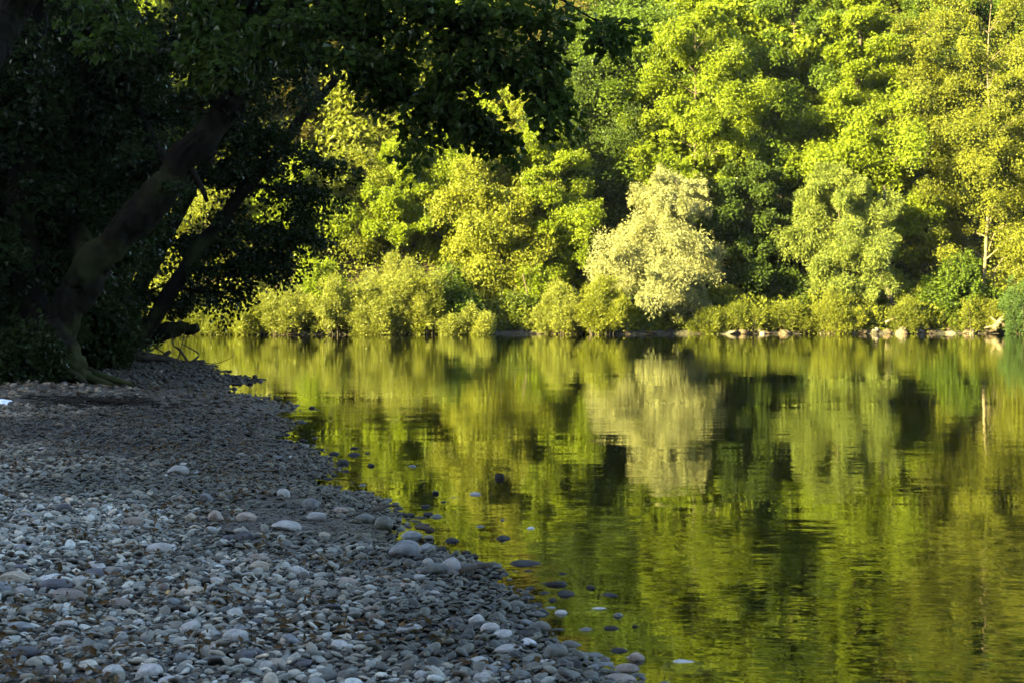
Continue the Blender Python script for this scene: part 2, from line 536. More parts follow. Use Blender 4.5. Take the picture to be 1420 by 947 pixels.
def profile(kind, t):
    t = np.clip(t, 0, 1)
    if kind == 'round':
        tp = .42
        return np.where(t < tp, .55 + .45 * np.sin(t / tp * math.pi / 2), np.sqrt(np.maximum(1 - ((t - tp) / (1 - tp)) ** 2, .0)))
    if kind == 'cone':
        return np.where(t < .2, .75 + 1.25 * t, (1 - (t - .2) / .8) ** .85)
    if kind == 'tall':
        tp = .5
        return np.where(t < tp, .7 + .3 * np.sin(t / tp * math.pi / 2), np.maximum(1 - ((t - tp) / (1 - tp)) ** 2.4, 0))
    return np.where(t < .3, .8 + .2 * t / .3, np.sqrt(np.maximum(1 - ((t - .3) / .7) ** 2, 0)))

def lobes_on(geo, rng, C, Rd, n, length, width, hang=0.0, squash=.8, willow=False):
    """leaves on the outer shells of rounded boughs with centres C and radii Rd"""
    C = np.asarray(C); Rd = np.asarray(Rd)
    i = rng.choice(len(C), n, p=Rd ** 2 / (Rd ** 2).sum())
    d = nrm(rng.normal(0, 1, (n, 3)))
    o = C[i].copy(); o[:, 2] = .35 * np.linalg.norm(o[:, :2], axis=1); o = nrm(o)
    flip = (d * o).sum(1) < rng.uniform(-.9, .1, n)
    d[flip] *= -1
    w1 = vnoise(d[:, 0] * 2.3 + i * 3.7, d[:, 1] * 2.3 + d[:, 2] * 2.9, 5) - .5
    w2 = vnoise(d[:, 0] * 6 + i * 1.7, d[:, 1] * 6 + d[:, 2] * 7, 6) - .5
    r = Rd[i] * (1 + .7 * w1 + .5 * w2) * (1.08 - .6 * rng.random(n) ** 1.5) + .06 * rng.normal(0, 1, n)
    pos = C[i] + d * r[:, None] * np.array([1, 1, squash])
    pos[:, 2] -= hang * np.maximum(-d[:, 2], 0) * Rd[i]
    pos[:, 2] = np.maximum(pos[:, 2], .05)
    if willow:
        ld = rng.normal(0, .55, (n, 3)) + d * .6 + np.array([0, 0, -.45])
        ln = rng.normal(0, 1, (n, 3)) + d * .6
    else:
        ld = np.cross(d, rng.normal(0, 1, (n, 3))) + d * .25 + np.array([0, 0, -.35])
        ln = d * .9 + rng.normal(0, .75, (n, 3))
    leaf_cloud(geo, rng, pos, ld, ln, length * rng.uniform(.6, 1.25, n), width * rng.uniform(.7, 1.2, n))

def build_tree(name, label, cat, loc, H, R, zb, kind='round', leafm='mid', barkm='bark_far', seed=1, limbs=30, n_leaf=30000, leaf=(.17, .105),
               lean=(0, 0), rise=.55, twig=(.5, .28), group=None, droop=.28, scale_y=1.0, stem_r=None, willow=False, skew=(0, 0), subs=16, thick=.42, forks=1, lobe=.5, lobe_r=.40):
    rng = np.random.default_rng(seed)
    lobe_r *= .78 + .5 * ((seed * .618) % 1); sz = .85 + .35 * ((seed * .379) % 1); leaf = (leaf[0] * sz, leaf[1] * sz); n_leaf = int(n_leaf / sz ** 1.2)
    root = thing(name, label, cat, loc, 0, group)
    tr = Geo(); cr = Geo()
    r0 = stem_r or .017 * H
    S = []; E = []; W = []; LC = []; LR = []
    for fk in range(forks):
        fa = rng.uniform(0, 6.28); fo = .0 if forks == 1 else R * .35
        top = np.array([lean[0] + fo * math.cos(fa), lean[1] + fo * math.sin(fa), H * (.93 if fk == 0 else rng.uniform(.7, .88))])
        pts = [np.array([0, 0, -.4])]
        for u in (.2, .45, .7, 1):
            pts.append(top * np.array([u ** 1.3, u ** 1.3, u]) + np.array([*(rng.normal(0, .018 * H, 2)), 0]))
        path = smooth_path(pts, 16)
        rads = r0 * (1 - .93 * np.linspace(0, 1, 16) ** .85); rads[0] *= 1.5; rads[1] *= 1.15
        if forks > 1: rads *= .75
        tube(tr, path, rads, 7, .15, rng)
        nl = limbs // forks
        for i in range(nl):
            t = (i + rng.random()) / nl
            t = t ** .9
            z0 = (zb + (H * .93 - zb) * max(t - .12 * (1 - t), 0)) if kind != 'cone' else zb + (H * .93 - zb) * t
            z0 = min(z0, path[-1, 2])
            k = np.argmin(abs(path[:, 2] - z0)); p0 = path[k]
            a = i * 2.39996 + rng.normal(0, .45) + fk
            ln = R * float(profile(kind, t)) * rng.uniform(.72, 1.12) + .25
            dr = np.array([math.cos(a), math.sin(a) * scale_y, 0])
            dr[:2] += np.array(skew) * (1 - t) * .6
            up = rise * rng.uniform(.5, 1.5) * (1 - .4 * t) + (.6 * t if t > .75 else 0)
            p1 = p0 + dr * ln * .5 + np.array([0, 0, up * ln * .62]) + rng.normal(0, .06 * ln, 3)
            p2 = p0 + dr * ln + np.array([0, 0, up * ln * (.75 if not willow else .5)]) + rng.normal(0, .08 * ln, 3)
            lp = smooth_path([p0, p1, p2], 7)
            tube(tr, lp, max(rads[k] * .5, .02) * (1 - .85 * np.linspace(0, 1, 7)), 5, 0, None, False)
            for uu in (.42, .68, .93):
                LC.append(np.array([np.interp(uu, np.linspace(0, 1, 7), lp[:, c]) for c in range(3)]) + rng.normal(0, .12 * ln, 3)); LR.append(np.clip(ln * lobe_r * .72, .28, 1.0) * rng.uniform(.5, 1.35))
            for j in range(subs):
                u = .12 + .88 * (j + rng.random()) / subs
                q = np.array([np.interp(u, np.linspace(0, 1, 7), lp[:, c]) for c in range(3)])
                b = a + rng.choice([-1, 1]) * rng.uniform(.3, 1.25)
                sl = twig[0] * .8 * rng.uniform(.6, 1.4) * (.45 + .16 * R)
                dz = rng.normal(.06, .28) if not willow else rng.normal(.35, .45)
                e = q + np.array([math.cos(b), math.sin(b), dz]) * sl
                S.append(q); E.append(e); W.append(twig[1] * .72 * rng.uniform(.7, 1.35) * (.45 + .16 * R))
            S.append(lp[-2]); E.append(lp[-1] + nrm(lp[-1] - lp[-2]) * .25); W.append(twig[1])
    kw = dict(droop=droop, thick=thick, out=1.0)
    if willow: kw.update(along=1.0, lateral=.35, jitter=.45, spread=1.0, thick=.5)
    leaves_on(cr, rng, S, E, np.array(W) * .9, int(n_leaf * 2.0 * (1 - lobe)), leaf[0] * .85, leaf[1] * .85, **kw)
    lobes_on(cr, rng, LC, LR, int(n_leaf * 2.0 * lobe), leaf[0] * .78, leaf[1] * .78, .25 if willow else .0, .85, willow)
    tr.obj("trunk", M[barkm], root, True)
    cr.obj("crown", M[leafm], root)
    return root

def build_shrub(name, label, cat, loc, w, h, leafm='shrub', seed=1, n_leaf=16000, leaf=(.15, .035), stems=26, group=None, depth=None, skew=0., fine=True):
    """many-stemmed bush: stems fan out of the ground, leaves stand along them"""
    rng = np.random.default_rng(seed)
    root = thing(name, label, cat, loc, 0, group)
    st = Geo(); fo = Geo(); S = []; E = []; W = []
    depth = depth or w * .7
    for i in range(stems):
        a = rng.uniform(0, 6.283); rr = math.sqrt(rng.random())
        b = np.array([math.cos(a) * rr * w * .28, math.sin(a) * rr * depth * .28, -.1])
        hh = h * (1 - .55 * rr ** 2.2) * rng.uniform(.75, 1.05)
        e = np.array([math.cos(a) * rr * w * .5 + skew * hh, math.sin(a) * rr * depth * .5, hh])
        m = (b + e) / 2 + np.array([(e - b)[0] * .12, (e - b)[1] * .12, hh * .06])
        p = smooth_path([b, m, e], 8)
        tube(st, p, .022 * (1 - .8 * np.linspace(0, 1, 8)), 4, 0, None, False)
        for j in range(9):
            u = rng.uniform(.12, .97)
            q = np.array([np.interp(u, np.linspace(0, 1, 8), p[:, c]) for c in range(3)])
            c2 = rng.uniform(0, 6.283); sl = rng.uniform(.25, .6) * (.5 + .15 * w) * (1.1 - .5 * u)
            ee = q + np.array([math.cos(c2) * .8, math.sin(c2) * .8, rng.uniform(.25, 1.1) if fine else rng.uniform(-.1, .5)]) * sl
            S.append(q); E.append(ee); W.append(rng.uniform(.18, .34) * (1 if fine else 1.4))
    if fine:
        leaves_on(fo, rng, S, E, W, n_leaf, leaf[0], leaf[1], droop=.1, thick=.5, along=1.0, lateral=.4, jitter=.4, spread=1.0)
    else:
        leaves_on(fo, rng, S, E, W, n_leaf, leaf[0], leaf[1], droop=.3, thick=.4)
    st.obj("stems", M['bark_far'], root, True)
    fo.obj("foliage", M[leafm], root)
    return root

# ------------------------------------------------------------------ the ground, the water
def axis(parts):
    out = [np.arange(a, b, s) for a, b, s in parts]
    out.append(np.array([parts[-1][1]]))
    return np.concatenate(out)

GX = axis([(-320, -60, 20), (-60, -26, 2), (-26, -13, .5), (-13, 5, .1), (5, 26, .5), (26, 60, 2), (60, 320, 20)])
GY = axis([(-160, -20, 10), (-20, 2, 1), (2, 4, .25), (4, 14, .07), (14, 33, .14), (33, 56, .6), (56, 64, .2), (64, 120, 1.5), (120, 400, 20)])
gx, gy = np.meshgrid(GX, GY)
gz = height(gx, gy)
g = Geo()
nx, ny = len(GX), len(GY)
ii = np.arange(ny - 1)[:, None] * nx; jj = np.arange(nx - 1)[None, :]
gf = np.stack([ii + jj, ii + jj + 1, ii + nx + jj + 1, ii + nx + jj], -1).reshape(-1, 4)
gs = shore_s(gx, gy); gt = gy - far_y(gx)
bed = np.clip((.05 - gz) / .10, 0, 1)
woodm = np.clip(np.maximum((gs - 6.5) / 2.5 * (gy > 10), (gt - .3) / 1.0), 0, 1)
woodm = np.maximum(woodm, np.clip((-gy - 4) / 3, 0, 1))
g.add(np.stack([gx, gy, gz], -1).reshape(-1, 3), gf, bed=bed.ravel(), wood=woodm.ravel())
ground = g.obj("ground", M['ground'], None, True)
ground["kind"] = "structure"

g = Geo()
g.add([(-300, -30, 0), (300, -30, 0), (300, 75, 0), (-300, 75, 0)], [[0, 1, 2, 3]])
water = g.obj("water", M['water'])
water["kind"] = "structure"

# ------------------------------------------------------------------ stones
def ico(sub):
    import bmesh
    bm = bmesh.new(); bmesh.ops.create_icosphere(bm, subdivisions=sub, radius=1.0)
    bm.verts.ensure_lookup_table()
    v = np.array([x.co[:] for x in bm.verts]); f = np.array([[x.index for x in q.verts] for q in bm.faces])
    bm.free()
    return v, f
ICO = {k: ico(k) for k in (1, 2, 3, 4)}

def stone_shape(sub, seed, angular):
    rng = np.random.default_rng(seed)
    v, f = ICO[sub]; v = v.copy()
    for _ in range(int(5 + 9 * angular)):
        n = nrm(rng.normal(0, 1, 3)); d = rng.uniform(.60, .92) if angular > .5 else rng.uniform(.74, .98)
        k = v @ n; over = np.maximum(k - d, 0)
        v = v - (over * (.96 if angular > .5 else .75))[:, None] * n
    for a in range(3):
        w = nrm(rng.normal(0, 1, 3)) * rng.uniform(1.2, 2.6)
        v = v * (1 + .06 * np.sin(v @ w + rng.uniform(0, 6)))[:, None]
    if sub >= 3:
        for a in range(6):
            w = nrm(rng.normal(0, 1, 3)) * rng.uniform(4, 9)
            v = v * (1 + .012 * np.sin(v @ w + rng.uniform(0, 6)))[:, None]
    v = v / abs(v).max(0)
    return v, f

STONE_LOOKS = {
    'pale': stone_mat("pale_grey_stone", (.16, .158, .15), (.27, .265, .25)),
    'grey': stone_mat("grey_stone", (.15, .15, .145), (.26, .257, .245)),
    'blue': stone_mat("blue_grey_stone", (.07, .076, .079), (.14, .148, .152)),
    'dark': stone_mat("dark_stone", (.02, .02, .025), (.05, .05, .058), .55),
    'brown': stone_mat("brown_stone", (.10, .082, .07), (.19, .158, .13)),
    'tan': stone_mat("tan_stone", (.17, .148, .11), (.28, .245, .19)),
    'white': stone_mat("whitish_stone", (.25, .255, .26), (.34, .345, .35)),
    'wetdark': stone_mat("wet_dark_stone", (.007, .007, .007), (.020, .019, .018), .6, .3, 0, .5, 9, .12),
    'wet': stone_mat("wet_mossy_stone", (.035, .037, .03), (.08, .082, .07), .5, .3, 0, .9),
    'bed': stone_mat("submerged_stone", (.13, .13, .075), (.22, .215, .13), .6),
    'warm': stone_mat("warm_bank_stone", (.035, .024, .015), (.085, .06, .038)),
    'bankpale': stone_mat("sunlit_bank_stone", (.05, .042, .03), (.12, .105, .08)),
    'yellow': stone_mat("ochre_stone", (.30, .20, .07), (.42, .30, .12)),
}
_stone_cache = {}
def stone_obj(name, look, variant, angular, centre, half, rz, tilt=(0, 0), label="", group=None, sub=3):
    key = (look, variant, angular > .5, sub)
    if key not in _stone_cache:
        v, f = stone_shape(sub, 100 + variant * 7 + (50 if angular > .5 else 0), angular)
        q = Geo(); q.add(v, f); me = q.mesh("stone", True); me.materials.append(STONE_LOOKS[look])
        _stone_cache[key] = me
    o = bpy.data.objects.new(name, _stone_cache[key])
    COL.objects.link(o)
    o.location = centre; o.scale = half; o.rotation_euler = (tilt[0], tilt[1], rz)
    tag(o, label, "stone", group)
    return o

# px, py of the stone's foot, width and height in photo pixels, look, angular, label
STONES = [
    (693, 663, 15, 17, 'wetdark', 1, "dark upright rock alone in the river, far out from the gravel"),
    (475, 643, 21, 13, 'wetdark', 0, "largest dark stone of the little cluster in the shallows off the gravel"),
    (490, 631, 19, 8, 'wetdark', 0, "dark oval stone behind the largest one of the shallows cluster"),
    (491, 622, 17, 7, 'wetdark', 0, "dark oval stone at the far end of the shallows cluster"),
    (463, 630, 20, 8, 'wetdark', 1, "dark low stone at the landward side of the shallows cluster"),
    (509, 629, 10, 4, 'wetdark', 0, "tiny dark stone at the river side of the shallows cluster"),
    (478, 654, 12, 5, 'wetdark', 0, "small dark stone just in front of the shallows cluster"),
    (572, 647, 12, 5, 'blue', 0, "small bluish stone showing through the water beyond the shallows cluster"),
    (740, 783, 44, 9, 'wetdark', 0, "long flat blackish stone lying low in the water"),
    (765, 811, 42, 15, 'wetdark', 1, "wedge shaped dark purple stone standing clear of the water"),
    (736, 733, 13, 6, 'white', 0, "small bright bluish white stone alone in the river"),
    (661, 686, 17, 8, 'grey', 1, "small grey pointed stone in the river behind a flat one"),
    (631, 690, 19, 4, 'blue', 0, "thin flat grey stone awash in the river"),
    (778, 851, 20, 12, 'grey', 0, "rounded grey green stone in the shallows near the bottom edge"),
    (766, 833, 16, 9, 'wetdark', 1, "small dark pointed stone behind the rounded grey green one"),
    (764, 843, 18, 5, 'blue', 0, "low grey stone awash next to the rounded grey green one"),
    (829, 844, 22, 5, 'pale', 0, "pale flat stone just breaking the water surface"),
    (850, 872, 24, 9, 'wetdark', 0, "dark oval stone with a wet shine in the near shallows"),
    (881, 869, 10, 6, 'wetdark', 0, "tiny dark stone next to the shiny oval one"),
    (612, 764, 18, 13, 'wetdark', 0, "dark round stone in the water off the grey boulder"),
    (857, 904, 27, 11, 'wetdark', 0, "dark stone rimmed by water in the near shallows"),
    (826, 910, 32, 15, 'blue', 0, "smooth dark blue stone at the edge of the near shallows"),
    (838, 922, 30, 9, 'blue', 0, "flat blue grey stone lapped by water below the smooth one"),
    (823, 930, 22, 9, 'blue', 0, "small flat slate blue stone at the lowest waterline"),
    (812, 874, 24, 8, 'wet', 0, "low mossy stone awash in the near shallows"),
    (876, 912, 18, 6, 'brown', 0, "small brownish stone awash beyond the smooth blue one"),
    (955, 919, 34, 5, 'pale', 0, "thin pale slab gleaming on the water at the bottom"),
    (884, 915, 24, 22, 'brown', 0, "upright brown stone at the bottom waterline"),
    (870, 930, 42, 20, 'brown', 0, "brown rounded boulder at the bottom edge, middle of three"),
    (858, 946, 54, 22, 'brown', 0, "broad brown boulder cut off by the bottom edge"),
    (570, 744, 36, 20, 'blue', 0, "smooth bluish boulder at the waterline with a dark flat stick beside"),
    (532, 735, 28, 20, 'wet', 0, "dark rounded boulder on the gravel next to the waterline"),
    (506, 725, 30, 14, 'wet', 0, "dark mossy boulder half hidden behind the rounded one"),
    (625, 796, 30, 24, 'grey', 0, "round grey brown cobble leaning on another at the waterline"),
    (603, 797, 38, 18, 'wet', 0, "dark based cobble supporting the round grey brown one"),
    (594, 786, 18, 13, 'pale', 0, "small pale cobble wedged behind the leaning pair"),
    (645, 797, 30, 18, 'wet', 0, "mossy stone with a yellow leaf at the waterline"),
    (666, 798, 26, 15, 'wetdark', 0, "blackish block of stone at the tip of the waterline"),
    (561, 774, 46, 26, 'blue', 0, "broad slate grey boulder behind the leaning pair"),
    (590, 768, 26, 18, 'blue', 1, "blocky slate boulder touching the broad slate one"),
    (680, 879, 30, 17, 'pale', 0, "pale smooth cobble near the water, brightest of the near shore"),
    (698, 886, 32, 15, 'grey', 0, "grey smooth cobble pressed against the brightest one"),
    (747, 878, 36, 18, 'wet', 0, "green grey cobble with a dry pale top by the water"),
    (728, 868, 28, 10, 'blue', 0, "flat blue cobble behind the green grey one"),
    (733, 897, 24, 14, 'white', 1, "whitish wedge shaped cobble among dark ones"),
    (704, 908, 46, 18, 'pale', 0, "broad pale cobble standing in gravel below the brightest one"),
    (772, 915, 40, 24, 'wet', 0, "big rounded olive grey cobble near the bottom waterline"),
    (757, 925, 28, 12, 'pale', 0, "pale topped oval cobble in front of the rounded olive one"),
    (786, 942, 46, 14, 'wet', 0, "long mossy cobble at the bottom edge"),
    (796, 895, 30, 12, 'wet', 0, "dark mossy cobble in line with the smooth dark blue one"),
    (726, 886, 34, 14, 'wetdark', 1, "dark rough cobble under the flat blue one"),
    (661, 867, 24, 16, 'grey', 0, "round grey cobble on gravel short of the brightest one"),
    (716, 845, 28, 13, 'wet', 0, "dark cobble at the water behind the flat blue one"),
    (750, 853, 32, 12, 'wet', 1, "sharp dark wet stone pointing into the water"),
    (720, 940, 34, 13, 'wet', 0, "mossy oval cobble near the bottom edge"),
    (668, 945, 30, 14, 'pale', 0, "pale cobble half cut by the bottom edge"),
    (245, 659, 30, 14, 'pale', 0, "pale boulder alone on the upper gravel"),
    (30, 913, 52, 20, 'dark', 0, "long dark blue stone lying near the lower left corner"),
    (72, 821, 50, 20, 'dark', 0, "dark cylindrical stone under a white slab"),
    (64, 806, 38, 10, 'white', 1, "white flat slab on the dark cylindrical stone"),
    (18, 810, 44, 18, 'tan', 1, "tan rough block at the left edge"),
    (26, 792, 30, 10, 'dark', 0, "dark smooth stone behind the tan rough block"),
    (131, 801, 36, 13, 'dark', 0, "dark oval stone touching a square grey block"),
    (156, 801, 24, 18, 'pale', 1, "square pale grey block behind a dark oval stone"),
    (90, 834, 54, 18, 'brown', 0, "broad brown grey boulder in front of the dark cylindrical stone"),
    (32, 831, 30, 18, 'pale', 1, "pale broken stone below the tan rough block"),
    (108, 811, 24, 16, 'pale', 1, "pale angular stone to the river side of the dark cylindrical one"),
    (19, 879, 44, 18, 'blue', 1, "mossy dark blue block at the left edge"),
    (163, 844, 34, 17, 'brown', 0, "dark brown tilted stone among small pebbles"),
    (5, 897, 18, 11, 'white', 0, "small round white stone above the long dark blue one"),
    (226, 821, 16, 13, 'brown', 0, "reddish grey stone behind the ochre one"),
    (234, 829, 12, 12, 'yellow', 1, "small ochre yellow stone standing upright"),
    (239, 842, 22, 14, 'blue', 0, "round blue stone leaning on the ochre one"),
    (262, 827, 48, 14, 'tan', 0, "long tan stone beside the ochre one"),
    (266, 843, 28, 10, 'tan', 0, "short tan stone in front of the long tan one"),
    (335, 751, 34, 18, 'dark', 1, "jagged black stone, larger of a touching pair"),
    (314, 752, 20, 11, 'dark', 1, "jagged black stone, smaller of a touching pair"),
    (297, 723, 24, 16, 'brown', 1, "dark brown angular stone beside a purple one"),
    (340, 724, 32, 15, 'brown', 1, "purple brown angular stone in mid gravel"),
    (285, 698, 22, 16, 'blue', 1, "blue angular stone standing up in mid gravel"),
    (219, 767, 40, 15, 'pale', 0, "pale domed boulder set flat in the gravel"),
    (324, 893, 40, 23, 'grey', 0, "big grey green cobble in the near gravel"),
    (166, 894, 24, 19, 'pale', 0, "rounded pale pebble upright in the near gravel"),
    (396, 736, 42, 15, 'grey', 0, "broadest grey boulder on the gravel above the waterline"),
    (437, 722, 34, 14, 'pale', 0, "pale flat boulder next to the broadest grey one"),
    (430, 708, 26, 18, 'blue', 0, "blue green boulder beside the upper waterline"),
    (183, 732, 34, 17, 'brown', 0, "rounded warm brown boulder in mid gravel"),
    (263, 724, 18, 13, 'tan', 0, "small tan round stone beside dark angular ones"),
    (86, 712, 24, 14, 'dark', 0, "dark rounded stone in the upper left gravel"),
    (393, 690, 20, 13, 'pale', 0, "pale stone at the foot of the dark wet gravel"),
    (412, 800, 34, 16, 'grey', 0, "grey slab in the middle of the near gravel"),
    (205, 941, 40, 22, 'grey', 0, "flat topped grey stone at the bottom edge"),
    (358, 793, 30, 16, 'tan', 0, "tan round cobble in mid gravel"),
    (480, 812, 40, 14, 'brown', 0, "flat dark brown slab in gravel short of the leaning pair"),
    (250, 921, 26, 16, 'blue', 1, "blue pointed stone near the bottom edge"),
    (1215, 846, 28, 6, 'bed', 0, "pale submerged stone in the right hand water"),
    (1206, 914, 32, 7, 'bed', 0, "pale submerged stone close to the bottom right"),
    (1070, 835, 34, 5, 'bed', 0, "pale submerged slab in open water"),
    (358, 527, 22, 6, 'wetdark', 1, "dark wet stone at the far tip of the gravel spit"),
    (396, 603, 14, 6, 'wetdark', 0, "dark stone in the water off the middle of the gravel"),
    (432, 566, 10, 6, 'wetdark', 0, "small dark stone off the far gravel cove"),
    (420, 586, 12, 4, 'wetdark', 0, "tiny low dark stone off the middle gravel"),
]

def place_stone(row, k):
    px, py, w, h, look, ang, label = row
    rng = np.random.default_rng(900 + k)
    p = on_ground(px, py)
    gz0 = float(height(p[0], p[1]))
    inwater = gz0 < 0.0
    if inwater:
        p = at_z(px, py, 0.0); gz0 = float(height(p[0], p[1]))
    dist = math.sqrt(p[0] ** 2 + p[1] ** 2)
    mpp = dist / F_PX
    a = w * mpp * .5
    vis = h * mpp
    dep = a * rng.uniform(.6, .85)
    y_fore = 2 * dep * CAM_H / dist          # the part of the visible height that is its top face
    tall = max(vis - y_fore * .55, vis * .4)
    y = p[1] + dep * .8
    if look == 'bed':
        c = a * .35; z = gz0 + c * .4; tall = 0
        c = max(c, .02)
        z = min(z, -c - .012)
    elif inwater:
        base = gz0 - .03
        tall *= .5; top = tall
        c = max(tall, (top - base) / 2); c = min(c, max(a * .75, tall)); z = top - c
        wid = 1 / math.sqrt(max(1 - (z / c) ** 2, .2))
        a *= wid; dep *= wid
    else:
        c = max(tall * .72, a * .22); z = gz0 + c * .45
    o = stone_obj("stone", look, k % 9, .8 if ang else .2, (p[0], y, z), (a, dep, c), rng.uniform(-.35, .35),
                  (rng.normal(0, .08), rng.normal(0, .10)), label, "single stones on the gravel and in the shallows", 4 if w > 26 else 3)
    return (p[0], y, a)

placed = [place_stone(r, k) for k, r in enumerate(STONES)]

# the larger cobbles strewn over the bank: objects of their own, described by look and place
COBBLE_LOOKS = [('pale', "pale grey"), ('grey', "mid grey"), ('blue', "blue grey"), ('dark', "dark"), ('brown', "brownish"), ('tan', "tan")]
def zone_name(px, py, s):
    if s < .25: return "at the water's edge", "cobbles at the water's edge"
    if py > 860: return "in the nearest gravel by the bottom edge", "cobbles in the nearest gravel"
    if py > 760: return "in the near gravel", "cobbles in the near gravel"
    if py > 670: return "in the middle of the gravel bank", "cobbles in mid bank"
    return "on the far part of the gravel bank", "cobbles on the far bank gravel"

def project(p):
    d = np.asarray(p, float) - np.array([0, 0, CAM_H])
    fwd = d[1] * _cp - d[2] * _sp; up = d[1] * _sp + d[2] * _cp
    return CX + d[0] / fwd * F_PX, CY - up / fwd * F_PX

rngc = np.random.default_rng(77)
count = 0
big_xy = [(q[0], q[1], q[2]) for q in placed]
while count < 130:
    py = 600 + 350 * rngc.random() ** .75
    px = rngc.uniform(-20, 900)
    p = on_ground(px, py)
    s = float(shore_s(p[0], p[1]))
    if s < .02: continue
    dist = math.hypot(p[0], p[1])
    a = (.022 + .032 * rngc.random() ** 2.2) * (1 + .02 * dist)
    if any((p[0] - q[0]) ** 2 + (p[1] - q[1]) ** 2 < (a + q[2]) ** 2 * .9 for q in big_xy): continue
    li = rngc.choice(6, p=[.26, .27, .2, .12, .1, .05])
    look, word = COBBLE_LOOKS[li]
    zn_, grp = zone_name(px, py, s)
    if s < .25:
        look, word = ('wet', "wet mossy") if rngc.random() < .6 else ('wetdark', "wet blackish")
    ang = rngc.random() < .45
    c = a * rngc.uniform(.32, .55)
    shape = "angular" if ang else "rounded"
    stone_obj("cobble", look, int(rngc.integers(9)), .8 if ang else .2, (p[0], p[1], p[2] + c * .5), (a, a * rngc.uniform(.6, .9), c),
              rngc.uniform(0, 6.28), (rngc.normal(0, .14), rngc.normal(0, .14)), f"{word} {shape} cobble lying {zn_}", f"{word} {shape} {grp}")
    big_xy.append((p[0], p[1], a)); count += 1

# dark wet stones awash in the shallows
count = 0
while count < 75:
    py = 525 + 330 * rngc.random()
    p = at_z(rngc.uniform(330, 900), py, 0.0)
    s = float(shore_s(p[0], p[1]))
    if not (-.7 < s < .05) or rngc.random() < -s * 1.5: continue
    dist = math.hypot(p[0], p[1]); a = rngc.uniform(.018, .05) * (1 + .03 * dist); c = a * .5
    if any((p[0] - q[0]) ** 2 + (p[1] - q[1]) ** 2 < (a + q[2]) ** 2 * .9 for q in big_xy): continue
    up_ = rngc.uniform(.006, .018) * (1 + .03 * dist)
    part_ = "far" if py < 640 else "near"
    stone_obj("stone", 'wetdark' if rngc.random() < .7 else 'wet', int(rngc.integers(9)), .8 if rngc.random() < .4 else .2, (p[0], p[1], up_ - c), (a, a * rngc.uniform(.55, .9), c),
              rngc.uniform(0, 6.28), (0, 0), f"small dark wet stone awash in the {part_} shallows off the gravel", f"small dark stones awash in the {part_} shallows")
    big_xy.append((p[0], p[1], a)); count += 1

